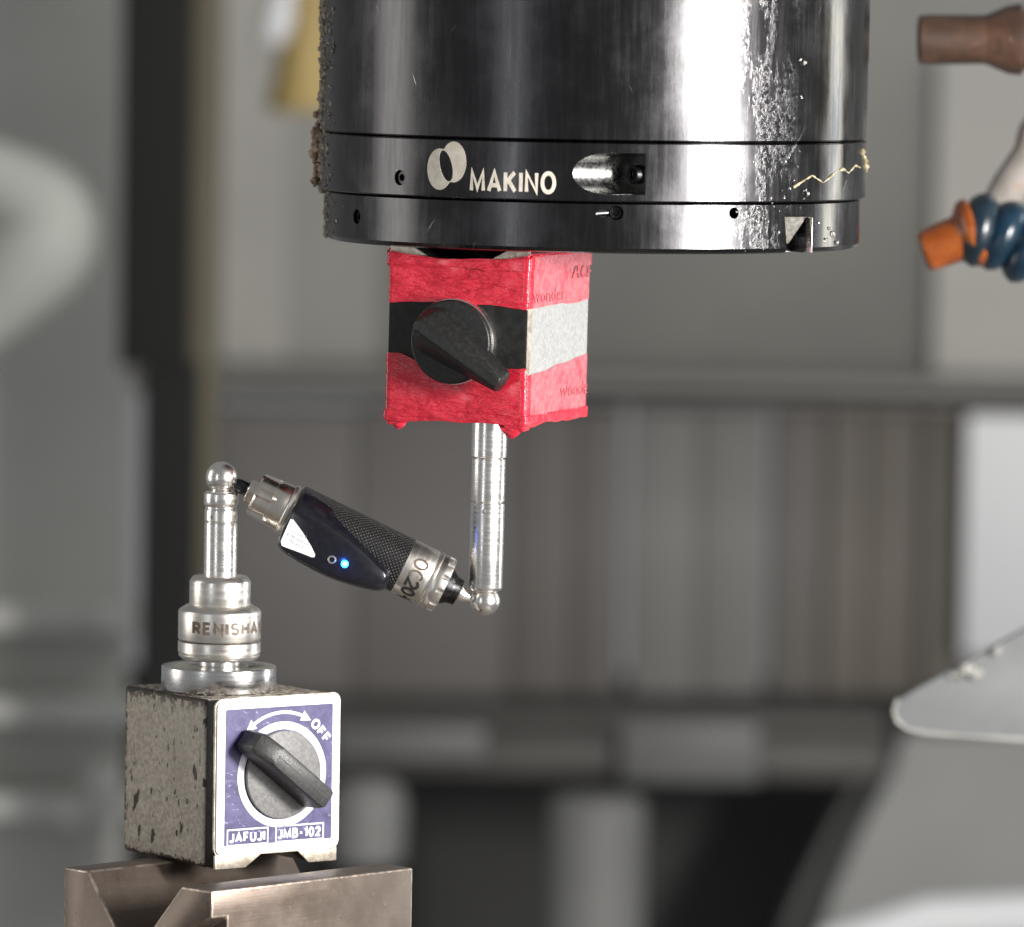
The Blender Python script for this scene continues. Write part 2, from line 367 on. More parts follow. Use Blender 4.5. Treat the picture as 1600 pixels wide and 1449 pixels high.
GL = {
 'A': (.72, [[(0, 0), (.36, 1), (.72, 0)], [(.14, .3), (.58, .3)]]), 'B': (.6, [[(0, .52), (.33, .52)] + arc(.33, .76, .2, .24, -90, 90, 8)[1:] + [(0, 1), (0, 0)] + [(.36, 0)] + arc(.36, .26, .24, .26, -90, 90, 8)[1:]]),
 'C': (.62, [arc(.36, .5, .36, .5, 50, 310, 18)]), 'E': (.5, [[(.5, 1), (0, 1), (0, 0), (.5, 0)], [(.05, .52), (.45, .52)]]),
 'F': (.5, [[(0, 0), (0, 1), (.5, 1)], [(.05, .5), (.44, .5)]]), 'H': (.62, [[(0, 0), (0, 1)], [(.62, 0), (.62, 1)], [(.05, .52), (.57, .52)]]),
 'I': (.0, [[(0, 0), (0, 1)]]), 'J': (.42, [[(.42, 1), (.42, .26)] + arc(.2, .24, .22, .24, 0, -165, 9)[1:]]),
 'K': (.62, [[(0, 0), (0, 1)], [(.58, 1), (.06, .46)], [(.2, .58), (.62, 0)]]), 'M': (.8, [[(0, 0), (.03, 1), (.4, .12), (.77, 1), (.8, 0)]]),
 'N': (.62, [[(0, 0), (0, 1), (.62, 0), (.62, 1)]]), 'O': (.74, [arc(.37, .5, .37, .5, 90, 450, 28)]), '0': (.54, [arc(.27, .5, .27, .5, 90, 450, 24)]),
 'R': (.6, [[(0, 0), (0, 1), (.33, 1)] + arc(.33, .745, .23, .255, 90, -90, 8)[1:] + [(.05, .49)], [(.3, .46), (.6, 0)]]),
 'S': (.54, [arc(.27, .75, .25, .25, 25, 270, 12) + arc(.27, .25, .27, .25, 90, -155, 12)[1:]]), 'U': (.6, [[(0, 1), (0, .3)] + arc(.3, .3, .3, .3, 180, 360, 12)[1:] + [(.6, 1)]]),
 'W': (.98, [[(0, 1), (.24, 0), (.49, .95), (.74, 0), (.98, 1)]]), '1': (.24, [[(0, .76), (.24, 1), (.24, 0)]]),
 '2': (.54, [arc(.27, .72, .26, .28, 165, -25, 10) + [(.02, 0), (.56, 0)]]), '-': (.3, [[(0, .46), (.3, .46)]])}
def stroke_text(txt, h, th, xs=1.0, gap=.2, serif=False):
    """bold lettering as flat mitred strokes; origin at the lower left, cap height h"""
    bm = bmesh.new(); x0 = 0.0; hw = th * .5; lay = 0
    for ch in txt:
        wd, lines = GL[ch]
        for ln in lines:
            P = [Vector(((x0 + px * xs) * h, hw + py * (h - 2 * hw))) for px, py in ln]; lay += 1; zoff = -.004 * (lay % 2)
            closed = (P[0] - P[-1]).length < 1e-4
            L_, R_ = [], []; nn = len(P)
            for i, p in enumerate(P):
                a = (P[i] - P[i - 1]).normalized() if i > 0 else ((P[-1] - P[-2]).normalized() if closed else None)
                b = (P[i + 1] - P[i]).normalized() if i < nn - 1 else ((P[1] - P[0]).normalized() if closed else None)
                a = a or b; b = b or a
                na_, nb_ = Vector((-a.y, a.x)), Vector((-b.y, b.x)); mt = (na_ + nb_); mt = mt.normalized() if mt.length > 1e-5 else na_
                k = min(1 / max(.25, mt.dot(na_)), 1.9)
                L_.append(bm.verts.new((p.x + mt.x * hw * k, p.y + mt.y * hw * k, zoff))); R_.append(bm.verts.new((p.x - mt.x * hw * k, p.y - mt.y * hw * k, zoff)))
            for i in range(nn - 1):
                bm.faces.new((L_[i], R_[i], R_[i + 1])); bm.faces.new((L_[i], R_[i + 1], L_[i + 1]))
        x0 += wd * xs + gap
    return bm
def cut_x(bm, step):
    xs = [v.co.x for v in bm.verts]
    if not xs: return bm
    x = min(xs) + step
    while x < max(xs):
        bmesh.ops.bisect_plane(bm, geom=bm.verts[:] + bm.edges[:] + bm.faces[:], plane_co=(x, 0, 0), plane_no=(1, 0, 0)); x += step
    return bm
def cut_y(bm, step):
    for v in bm.verts: v.co.x, v.co.y = v.co.y, v.co.x
    cut_x(bm, step)
    for v in bm.verts: v.co.x, v.co.y = v.co.y, v.co.x
    return bm
def remap(bm, fn):
    for v in bm.verts: v.co = Vector(fn(v.co))
    return bm
def extr(bm, vec):
    """give a flat sheet thickness"""
    r = bmesh.ops.extrude_face_region(bm, geom=bm.faces[:])
    for e in r['geom']:
        if isinstance(e, bmesh.types.BMVert): e.co += Vector(vec)
    return bm
def thing(name, label, cat, loc=(0, 0, 0), rot=(0, 0, 0), group=None):
    o = bpy.data.objects.new(name, None); o.empty_display_size = .01; COL.objects.link(o); o.location = loc; o.rotation_euler = rot
    return tag(o, label, cat, group)
def tag(o, label=None, cat=None, group=None, kind=None):
    if label: o['label'] = label
    if cat: o['category'] = cat
    if group: o['group'] = group
    if kind: o['kind'] = kind
    return o
def boolean_cut(bm, cutters):
    """subtract cutter bmeshes from bm (all in the same units)"""
    def mk(b):
        bmesh.ops.recalc_face_normals(b, faces=b.faces)
        me = bpy.data.meshes.new('tmp'); b.to_mesh(me); b.free(); o = bpy.data.objects.new('tmp', me); COL.objects.link(o); return o
    a = mk(bm); cs = [mk(c) for c in cutters]
    for c in cs:
        md = a.modifiers.new('b', 'BOOLEAN'); md.operation = 'DIFFERENCE'; md.object = c; md.solver = 'EXACT'
    dg = bpy.context.evaluated_depsgraph_get(); dg.update()
    me = bpy.data.meshes.new_from_object(a.evaluated_get(dg)); out = bmesh.new(); out.from_mesh(me)
    for o in [a] + cs: bpy.data.objects.remove(o)
    return out
def cyl_cut(p0, p1, r, seg=28):
    return tube([p0, p1], r, seg)

# ================================================================== background of the machine cabin
def slab(name, px0, py0, px1, py1, Y, depth, mat, parent=None, bev=1.2, kind=None, label=None, cat=None, group=None):
    """upright slab whose front face spans the pixel box at depth Y"""
    a = at(px0, (py0 + py1) / 2, Y); b = at(px1, (py0 + py1) / 2, Y); t = at((px0 + px1) / 2, py0, Y); u = at((px0 + px1) / 2, py1, Y)
    cx, cz = (a.x + b.x) / 2, (t.z + u.z) / 2; hx, hz = abs(b.x - a.x) / 2, abs(t.z - u.z) / 2
    bm = box(-hx, hx, 0, depth, -hz, hz)
    if bev: bevel(bm, min(bev * mm, hx * .4, hz * .4, depth * .4), 2)
    o = finish(name, bm, mat, None, scale=1)
    o.location = (cx, Y, cz)
    if parent:
        o.parent = parent; o.location = Vector((cx, Y, cz)) - parent.location
    return tag(o, label, cat, group, kind)

slab('back_wall', -900, -900, 2600, 625, 2.05, .05, M['wall'], kind='structure')
slab('gradient_panel', 338, -900, 455, 592, 2.03, .02, M['wall_lit'], bev=0, label='pale panel stepping the wall brightness right of the olive seal strip', cat='wall panel')  # panel added; the wall's brightness gradient put into its paler colour
slab('gradient_panel', 455, -900, 600, 592, 2.04, .01, M['wall_halflit'], bev=0, label='mid grey panel stepping the wall brightness left of the red magnetic base', cat='wall panel')  # panel added as the second step of that brightness gradient
slab('gradient_panel', 1462, 70, 2400, 594, 2.03, .02, M['wall_lit'], bev=0, label='pale panel brightening the wall behind the coolant nozzles', cat='wall panel')  # panel added; the brighter right part of the wall put into its colour
slab('machine_bed', -900, 1060, 2600, 2400, 2.25, .05, M['bed'], kind='structure')
slab('side_wall', -900, -900, 200, 1900, 1.85, .05, M['wall_l'], kind='structure')
wc = thing('way_cover', 'grey telescopic way cover behind the hanging rod', 'way cover', at(900, 870, 1.95))
for (x0, x1, Y, mt) in ((250, 560, 1.975, 'cover'), (560, 800, 1.97, 'cover'), (800, 900, 1.965, 'cover_d'), (900, 972, 1.96, 'cover_d'), (986, 1090, 1.95, 'cover_l'), (1092, 1196, 1.952, 'cover_l'),
                        (1206, 1290, 1.958, 'cover_d'), (1292, 1352, 1.95, 'cover_b'), (1354, 1442, 1.955, 'cover_b'), (1444, 1512, 1.94, 'cover_b')):
    slab('cover_plate', x0, 640, x1, 1085, Y, .04, M[mt], wc)
slab('white_panel', 1508, 655, 2300, 1030, 1.90, .04, M['panel_w'], label='bright white cabin panel above the pale guard plate', cat='panel')
rail = thing('cross_rail', 'long grey horizontal rail across the cabin wall', 'rail', at(1000, 620, 1.9))
slab('rail_top', 325, 598, 2600, 616, 1.90, .12, M['wall'], rail)
slab('rail_web', 325, 617, 2600, 643, 1.96, .07, M['castgrey'], rail)
slab('rail_lip', 900, 636, 2600, 646, 1.90, .12, M['cover'], rail)
col = thing('rubber_column', 'tall black rubber column standing against the left wall', 'column', at(250, 1100, 1.6))
slab('upper_face', 192, -700, 298, 574, 1.60, .10, M['rubber'], col)
slab('lower_face', 217, 575, 300, 1500, 1.60, .10, M['rubber'], col)
slab('seal_strip', 298, -700, 341, 1200, 1.66, .06, M['olive'], label='olive brown seal strip beside the black column', cat='seal')
# yellow bell behind the spindle
yc = at(482, 60, 1.7)
yo = thing('yellow_bell', 'yellow tapered plastic cup hanging behind the spindle', 'cup', yc)
finish('bell', lathe(chamf([(0, -44), (26, -44), (22, -30), (12, 30), (9, 120), (0, 120)], 3), 40), M['yellow'], yo)
bo = finish('pale_bulb', lathe([(0, -17), (6, -15), (9, -8), (9, 4), (6, 14), (4, 40), (0, 40)], 24), M['panel_w'])
bo.location = at(434, 30, 1.66); bo.rotation_euler = (0, R(14), 0); tag(bo, 'small pale bulb beside the yellow cup', 'bulb')
# bent tube standing in for a vague pale patch on the left
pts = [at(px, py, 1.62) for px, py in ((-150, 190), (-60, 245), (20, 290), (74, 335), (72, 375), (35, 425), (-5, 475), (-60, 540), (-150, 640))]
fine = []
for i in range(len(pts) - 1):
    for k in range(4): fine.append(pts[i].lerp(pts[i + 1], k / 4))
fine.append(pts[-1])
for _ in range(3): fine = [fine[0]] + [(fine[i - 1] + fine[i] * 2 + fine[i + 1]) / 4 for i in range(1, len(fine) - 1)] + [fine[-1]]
tag(finish('pale_bent_form', tube(fine, [.010 + .024 * math.sin(PI * i / (len(fine) - 1)) ** 1.5 for i in range(len(fine))], 16), M['bentpale'], scale=1), 'pale bent form in place of a vague patch on the left cabin wall', 'hose')
# three rails on the left
for i, (y0, y1, bolts) in enumerate(((945, 983, ((112, 962),)), (1090, 1126, ()), (1240, 1276, ((112, 1266), (160, 1215))))):
    lab = ('topmost pale horizontal rail on the left wall', 'middle pale horizontal rail beside the speckled magnetic base', 'lowest pale horizontal rail on the left wall')[i]
    rt = thing('wall_rail', lab, 'rail', at(60, y0, 1.6), group='pale rails on the left wall')
    slab('bar', -700, y0, 216, y1, 1.80, .05, M['railpaint'], rt, bev=2)
    for bx, by in bolts:
        b = finish('bolt', lathe(chamf([(0, 0), (9, 0), (9, 12), (0, 12)], 2), 20), M['railpaint'], rt)
        b.location = at(bx, by, 1.795) - rt.location; b.rotation_euler = (R(90), 0, 0)
# stepped table edge and castings low in the background
ts = thing('rear_table', 'dark stepped machine table low behind the hanging rod', 'machine table', at(900, 1200, 1.9))
slab('dark_gap', 300, 1080, 2300, 1112, 2.02, .05, M['bed'], ts)
slab('step', 300, 1113, 1385, 1150, 1.88, .12, M['step'], ts)
slab('step', 300, 1153, 1385, 1215, 1.80, .20, M['step'], ts, bev=3)
slab('pad', 970, 1128, 1188, 1225, 1.78, .015, M['pad'], ts, bev=3)
slab('pad', 520, 1135, 760, 1190, 1.78, .015, M['pad'], ts, bev=3)
po = thing('grey_post', 'short grey cylindrical post in the dark lower background', 'post', at(930, 1500, 1.75))
finish('post_body', lathe(chamf([(0, -40), (30, -40), (30, 72), (27, 78), (0, 78)], 3), 40), M['castgrey'], po).location = at(930, 1440, 1.75) - po.location
go = finish('casting', lathe(chamf([(0, -30), (22, -30), (24, 10), (18, 22), (0, 24)], 4), 32), M['castgrey'])
go.location = at(575, 1275, 1.7); tag(go, 'blurred grey casting behind the purple label plate', 'casting')
lo = [at(x, y, 1.84) for x, y in ((1412, 1150), (2300, 1150), (2300, 1800), (1200, 1800), (1262, 1500), (1305, 1390), (1345, 1300), (1392, 1215))]
lpn = finish('lower_panel', loft([[tuple(p + Vector((0, .05, 0)) - lo[0]) for p in lo], [tuple(p - lo[0]) for p in lo]]), M['wall_lit2'], scale=1); lpn.location = lo[0]
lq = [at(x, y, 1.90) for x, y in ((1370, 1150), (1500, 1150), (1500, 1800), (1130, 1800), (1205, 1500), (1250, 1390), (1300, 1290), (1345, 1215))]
lsh = finish('shade_strip', loft([[tuple(p + Vector((0, .04, 0)) - lq[0]) for p in lq], [tuple(p - lq[0]) for p in lq]]), M['step2'], scale=1); lsh.location = lq[0]  # dark strip added; soft dark gradient beside the panel put into its grey
lsh.name = 'gradient_strip'; tag(lsh, 'dark grey strip with the shade gradient left of the lower right panel', 'trim')
tag(lpn, 'pale grey panel in the lower right corner below the guard plate', 'panel')
sl = finish('bright_sill', tube([at(1290, 1490, 1.5), at(1450, 1440, 1.5), at(1800, 1425, 1.5)], .014, 18), M['panel_w'], scale=1)
tag(sl, 'pale curved sill along the bottom right edge', 'sill')

# ================================================================== spindle head
YS = 0.040
ztop = at(766, 384, 0).z                                   # underside of the nose ring
ctr = at(925, 384, YS); SPX = ctr.x
sp = thing('spindle_head', 'large glossy black machine spindle head with a maker logo', 'spindle head', (SPX, YS, ztop))
def sv(a, z, r): return (r * math.sin(R(a)), -r * math.cos(R(a)), z)
RB, RN = 94.4, 92.4
def ring_profile(r, z0, z1, c=.5, ri=40):
    return [(ri, z0), (r - c, z0), (r, z0 + c), (r, z1 - c), (r - c, z1), (ri, z1)]
SEG = 192
finish('barrel', lathe([(40, 37.3), (RB - .6, 37.3), (RB, 37.9)] + [(RB, 37.9 + k * 8) for k in range(1, 26)] + [(40, 240)], SEG, closed=True), M['spindle'], sp)
# logo ring with angled screw pocket and a set screw hole
A = Vector((RB * math.sin(R(9.9)), -RB * math.cos(R(9.9)))); be = R(32)
d2 = Vector((math.cos(be), math.sin(be))); e2 = Vector((-math.sin(be), math.cos(be)))
cen = A + e2 * 5.0; st = cen - d2 * 60
pk = cyl_cut((st.x, st.y, 26.6), (cen.x, cen.y, 26.6), 6.9, 40)
pb = []
for zq in (26.6 - 6.9, 26.6 + 6.9):
    o1, o2 = cen - e2 * 16, st - e2 * 16
    pb.append([(q_.x, q_.y, zq) for q_ in (cen, o1, o2, st)])
lr = boolean_cut(lathe(ring_profile(RB, 17.3, 36.9, .45), SEG, closed=True), [pk, loft(pb), cyl_cut(sv(-44, 23.4, RB + 4), sv(-44, 23.4, RB - 5), 2.6)])
for f_ in lr.faces:
    c_ = f_.calc_center_median(); a_ = math.degrees(math.atan2(c_.x, -c_.y))
    if math.hypot(c_.x, c_.y) < RB - .25 and -6 < a_ < 11 and math.hypot(c_.x, c_.y) > 60 and 19.5 < c_.z < 33.6: f_.material_index = 1
lring = finish('logo_ring', lr, [M['spindle'], M['pocket']], sp, 28)
nr_prof = [(40, 0), (RN - 3.0, 0), (RN - 1.2, .5), (RN, 1.8), (RN, 16.4), (RN - .5, 16.9), (40, 16.9)]
na = R(47.6)
def notch():
    b = box(-4.6, 4.6, -8, 14, -3, 12.6)
    remap(b, lambda c: (c.x - (c.z * .12), c.y, c.z))
    m4 = Matrix.Rotation(na, 4, 'Z') @ Matrix.Translation((0, -RN, 0)) @ Matrix.Rotation(R(-24), 4, 'Z')
    bmesh.ops.transform(b, matrix=m4, verts=b.verts); return b
nr = boolean_cut(lathe(nr_prof, SEG, closed=True), [cyl_cut(sv(-60.5, 9.3, RN + 4), sv(-60.5, 9.3, RN - 5), 2.5),
    cyl_cut(sv(4.2, 13.6, RN + 4), sv(4.2, 13.6, RN - 5), 2.4), cyl_cut((sv(4.2, 13.6, RN)[0] - 9, sv(4.2, 13.6, RN)[1] - 3, 13.2), sv(4.2, 13.6, RN - 2), 1.3, 16),
    cyl_cut(sv(30, 13.8, RN + 4), sv(30, 13.8, RN - 5), 1.9), notch()])
nring = finish('nose_ring', nr, M['spindle'], sp, 28)
def in_notch(bm): bmesh.ops.transform(bm, matrix=Matrix.Rotation(na, 4, 'Z') @ Matrix.Translation((0, -RN, 0)) @ Matrix.Rotation(R(-24), 4, 'Z'), verts=bm.verts); return bm
bm = loft([[(-4.4, y, 12.3), (4.2, y, 12.3), (-2.6, y, 3.2), (-4.2, y, 3.2)] for y in (6, 1.2)])
finish('lit_triangle', in_notch(bm), M['litwedge'], sp, bev=(.3, 2))  # wedge added in the shape of the lit triangle on the notch wall
bm = box(4.25, 4.7, -2.2, 2.0, .3, 12.2); finish('key_edge', in_notch(bm), M['chrome'], sp, bev=(.2, 2))
# drive face under the nose (closes the bore)
finish('bore_face', lathe([(0, .8), (41, .8), (41, 3), (0, 3)], 64), M['darksteel'], sp)
# socket screws
def socket_screw(name, parent, a, z, r, depth, R0):
    bm = lathe([(0, -1.2), (r * .5, -1.2), (r * .5, 0), (r * .92, 0), (r, -.3), (r, -2.5), (0, -2.5)], 24)
    o = finish(name, bm, M['darksteel'], parent)
    n_ = Vector(sv(a, 0, 1)); o.location = Vector(sv(a, z, R0 - depth)) * mm
    o.rotation_euler = n_.to_track_quat('Z', 'Y').to_euler(); return o
socket_screw('set_screw', sp, -44, 23.4, 2.45, 1.0, RB)
socket_screw('set_screw', sp, -60.5, 9.3, 2.35, 1.2, RN)
socket_screw('set_screw', sp, 4.2, 13.6, 2.2, 2.2, RN)
cs = finish('cap_screw', lathe(chamf([(0, -.2), (1.7, -.2), (1.7, 1.2), (3.2, 1.2), (3.2, -1.5), (0, -1.5)], .3), 28), M['darksteel'], sp)
q = cen - d2 * 1.2 - e2 * .4
cs.location = Vector((q.x, q.y, 26.4)) * mm; cs.rotation_euler = Vector((-d2.x, -d2.y, 0)).to_track_quat('Z', 'Y').to_euler()
# lettering and emblem
def wrap_ring(bm, a0, z0, r): return remap(bm, lambda c: sv(a0 + math.degrees(c.x / r), z0 + c.y, r + c.z))
t = stroke_text('MAKINO', 7.7, 1.45, .82, .30); cut_x(t, 1.5)
xs = [v.co.x for v in t.verts]; wd = max(xs) - min(xs); x0 = min(xs); target = RB * R(18.3)
remap(t, lambda c: ((c.x - x0) * target / wd, c.y, c.z)); extr(t, (0, 0, .06))
finish('lettering', wrap_ring(t, -26.4, 19.4, RB + .07), M['print_cream'], sp, smooth=False)
bm = bmesh.new(); NE = 64; ou, inn = [], []
cA, cB, ch = Vector((220, 420)), Vector((372, 337)), Vector((290, 382))
for k in range(NE):
    th = 2 * PI * k / NE; d = Vector((math.cos(th), math.sin(th)))
    best = 0
    for c0, rx, ry in ((cA, 140, 226), (cB, 134, 223)):
        o_ = ch - c0; a_ = (d.x / rx) ** 2 + (d.y / ry) ** 2; b_ = 2 * (o_.x * d.x / rx ** 2 + o_.y * d.y / ry ** 2); c_ = (o_.x / rx) ** 2 + (o_.y / ry) ** 2 - 1
        best = max(best, (-b_ + math.sqrt(b_ * b_ - 4 * a_ * c_)) / (2 * a_))
    ax = Vector((80, 333)).normalized(); pu, pv = d.dot(ax), d.x * ax.y - d.y * ax.x
    ih = 1 / math.sqrt((pu / 172) ** 2 + (pv / 66) ** 2)
    sc_ = 1 / 32.7
    for lst, rr in ((ou, best), (inn, ih)):
        p = ch + d * rr - Vector((290, 380)); lst.append(bm.verts.new((p.x * sc_ / .85, -p.y * sc_, 0)))
for k in range(NE): bm.faces.new((ou[k], ou[(k + 1) % NE], inn[(k + 1) % NE], inn[k]))
extr(bm, (0, 0, .06))
finish('emblem', wrap_ring(bm, -32.0, 28.0, RB + .05), M['print_cream'], sp, smooth=False)
# crust of dried swarf on the left flank
rnd = random.Random(4)
def lump(bm, c, s, rnd):
    r = bmesh.ops.create_icosphere(bm, subdivisions=2, radius=1)
    off = Vector((rnd.random() * 50, rnd.random() * 50, 0)); e = Euler((rnd.random() * 6, rnd.random() * 6, rnd.random() * 6)).to_matrix()
    sx, sy, sz = s * rnd.uniform(.7, 1.3), s * rnd.uniform(.7, 1.3), s * rnd.uniform(.6, 1.2)
    for v in r['verts']:
        k = 1 + .55 * mnoise.noise(v.co * 1.3 + off) + .3 * mnoise.noise(v.co * 3.1 + off)
        v.co = Vector(c) + e @ Vector((v.co.x * sx * k, v.co.y * sy * k, v.co.z * sz * k))
bm = bmesh.new()
for i in range(620):
    z = rnd.uniform(1, 92); rad = RN if z < 17 else RB
    a = -88 + rnd.gauss(0, 7.5) if i % 3 else rnd.uniform(-86, -71)
    s = rnd.uniform(.4, 1.5) * (1 if a < -80 else .55) * (1.25 if z > 17 else .9)
    lump(bm, sv(a, z, rad - .35 * s), s, rnd)
tag(finish('crust', bm, M['crust'], sp, 60), kind='stuff')
bm = bmesh.new()
for i in range(70):
    z = rnd.triangular(18, 46, 33); a = -90 + rnd.gauss(0, 3)
    s = rnd.uniform(1.0, 2.1); lump(bm, sv(a, z, RB + rnd.uniform(-.3, 2.0)), s, rnd)
tag(finish('brown_crust', bm, M['crust_brown'], sp, 60), kind='stuff')
# zigzag coolant residue, beads
def zig(pts, r0):
    P = []
    for (a, z), (a2, z2) in zip(pts[:-1], pts[1:]):
        for k in range(5): P.append(Vector(sv(a + (a2 - a) * k / 5, z + (z2 - z) * k / 5, RB + .05)))
    P.append(Vector(sv(*pts[-1], RB)))
    return tube(P, [r0 * rnd.choice((.35, .6, .9, 1.1, 1.6)) for _ in P], 8)
finish('residue', zig([(44.5, 22.2), (47, 24.0), (50.5, 26.2), (54.5, 23.6), (60, 27.4), (63, 28.0), (66, 26.6), (70, 29.0), (74, 28.2)], .38), M['residue'], sp, 60)
finish('residue', zig([(76, 33.5), (79, 31), (83, 26.5)], .8), M['residue'], sp, 60)
bm = bmesh.new()
for i in range(60):
    a = rnd.triangular(30, 50, 43); z = rnd.uniform(.8, 70) if rnd.random() < .5 else rnd.uniform(1, 22)
    s = rnd.uniform(.18, .5); rad = RN if z < 17 else RB
    if 42 < a < 53 and z < 14: continue
    lump(bm, sv(a, z, rad), s, rnd)
for a, z, s in ((47.2, 64, 1.0), (46, 65, .5), (49, 20, .8), (58, 4, .9), (61, 6, 1.1), (63, 3, .8), (59.5, 8, .7), (52, 8, .5), (55, 10, .5)):
    lump(bm, sv(a, z, (RN if z < 17 else RB) + .1), s, rnd)
tag(finish('beads', bm, M['bead'], sp, 60), kind='stuff')

# ================================================================== red taped magnetic base
AR = R(-20.5); LEAN = R(0.7)
rw, rl, rh = 50.0, 60.0, 57.5
rb_c = at(767, 384, 0)
rb = thing('red_magnetic_base', 'magnetic base wrapped in red tape clamped under the spindle', 'magnetic base', (rb_c.x, 0, ztop), (0, LEAN, AR))
# body hangs from z=0 down to -rh; V groove in the upper (magnet) face
prof = [(-25, 0), (-17, 0), (-7, -5.5), (7, -5.5), (17, 0), (25, 0), (25, -rh), (-25, -rh)]
bm = loft([[(x, -rl / 2 + 2, z) for x, z in prof], [(x, rl / 2, z) for x, z in prof]])
body = finish('body', bm, M['black_paint'], rb, bev=(.7, 2))
finish('flank_panel', box(24.9, 25.06, -rl / 2 + 3, rl / 2 - .5, -rh + 1, -2.5), M['white_paint'], rb)
for sx in (-1, 1): finish('magnet_foot', plate([(sx * 25.02, -.05), (sx * 17.2, -.05), (sx * 12, -2.9), (sx * 25.02, -2.9)], -rl / 2 + 2, -rl / 2 + .8), M['ground'], rb)
finish('front_plate', plate([(x, z) for x, z in [(-24.8, -5.5), (24.8, -5.5), (24.8, -rh + .2), (-24.8, -rh + .2)]], -rl / 2 + 2, -rl / 2), M['black_paint'], rb, bev=(.5, 2))
# edge strip where the front plate meets the painted flank
finish('edge_strip', box(24.95, 25.12, -rl / 2 + .3, -rl / 2 + 4.5, -rh + .5, -5), M['ground'], rb)
nz = lambda x, y, k=1.0, s=0: k * mnoise.noise(Vector((x * .09 + s, y * .09, s * 2.3)))
onf = lambda y: 1 if y < -rl / 2 + .5 else 0
def tape_band(name, ztopf, zbotf, off, parent, mat, nu=220, nv=22, seed=1, pale=True):
    """loop of tape round the block: perimeter of a rounded rectangle, wavy edges and wrinkles"""
    hx, hy, r = rw / 2 + off, rl / 2 + off, 1.0
    segs = []
    def P(s):
        # s in 0..1 ; 0 = back middle, runs to the left flank, front, right flank
        L = [(0, hy), (-hx, hy), (-hx, -hy), (hx, -hy), (hx, hy), (0, hy)]
        tot = 2 * (2 * hx + 2 * hy); d = s * tot
        for (x0, y0), (x1, y1) in zip(L[:-1], L[1:]):
            l = abs(x1 - x0) + abs(y1 - y0)
            if d <= l + 1e-9: return (x0 + (x1 - x0) * d / l, y0 + (y1 - y0) * d / l)
            d -= l
        return L[-1]
    bm = bmesh.new(); grid = []
    for i in range(nu):
        s = i / nu; x, y = P(s)
        # round the corners
        cx = max(-hx + r, min(hx - r, x)); cy = max(-hy + r, min(hy - r, y)); dv = Vector((x - cx, y - cy))
        if dv.length > r: dv = dv.normalized() * r; x, y = cx + dv.x, cy + dv.y
        nx = Vector((x - cx, y - cy)).normalized() if dv.length > 1e-6 else Vector((0, 0))
        zt, zb = ztopf(x, y), zbotf(x, y); rowv = []
        for j in range(nv + 1):
            f = j / nv; z = zb + (zt - zb) * f
            p3 = Vector((x * .06, y * .06, z * .16)) + Vector((seed * 7, 0, 0))
            k = .30 * mnoise.noise(p3 * 1.7) + .14 * mnoise.noise(Vector((x * .08, y * .08, z * .9)) + Vector((0, seed * 3, 0)))
            k += .55 * max(0, mnoise.noise(Vector((x * .03 + seed, y * .03, z * .42)))) * (1 if y < -hy + 2 else .3)
            if x > hx - .6 and y > -hy + 1.5: k *= .25
            fold = -max(0, (-rh - .6) - z) * .35
            rowv.append(bm.verts.new((x + nx.x * (k + fold), y + nx.y * (k + fold), z)))
        grid.append(rowv)
    for i in range(nu):
        A_, B_ = grid[i], grid[(i + 1) % nu]
        for j in range(nv): bm.faces.new((A_[j], B_[j], B_[j + 1], A_[j + 1]))
    bmesh.ops.recalc_face_normals(bm, faces=bm.faces)
    bmesh.ops.solidify(bm, geom=bm.faces[:], thickness=.12)
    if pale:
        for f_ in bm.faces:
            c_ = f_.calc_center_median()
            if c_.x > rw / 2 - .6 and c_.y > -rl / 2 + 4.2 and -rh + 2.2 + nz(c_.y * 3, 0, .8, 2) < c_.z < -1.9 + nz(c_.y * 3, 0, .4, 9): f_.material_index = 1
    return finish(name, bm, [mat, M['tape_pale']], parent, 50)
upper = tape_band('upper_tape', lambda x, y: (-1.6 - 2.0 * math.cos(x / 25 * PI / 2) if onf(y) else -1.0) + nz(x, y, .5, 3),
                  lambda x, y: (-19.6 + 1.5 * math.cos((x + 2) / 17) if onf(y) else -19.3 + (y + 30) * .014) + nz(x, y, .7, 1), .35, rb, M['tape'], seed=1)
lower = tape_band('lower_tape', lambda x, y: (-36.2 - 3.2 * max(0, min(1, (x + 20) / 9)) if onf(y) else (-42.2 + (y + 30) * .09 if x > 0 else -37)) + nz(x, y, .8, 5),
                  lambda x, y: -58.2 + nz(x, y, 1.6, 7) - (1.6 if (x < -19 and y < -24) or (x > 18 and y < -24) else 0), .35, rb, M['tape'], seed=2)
# a second, overlapping wrap whose edges show as creases
tape_band('tape_overlap', lambda x, y: (-2.2 - 2.0 * math.cos(x / 25 * PI / 2) if onf(y) else -1.6) + nz(x, y, .5, 13), lambda x, y: -6.6 + nz(x, y, 1.1, 14), .85, upper, M['tape'], nv=8, seed=3)
tape_band('tape_overlap', lambda x, y: -55.2 + nz(x, y, .8, 15), lambda x, y: -58.6 + nz(x, y, 1.2, 16), .85, lower, M['tape'], nv=8, seed=4, pale=False)
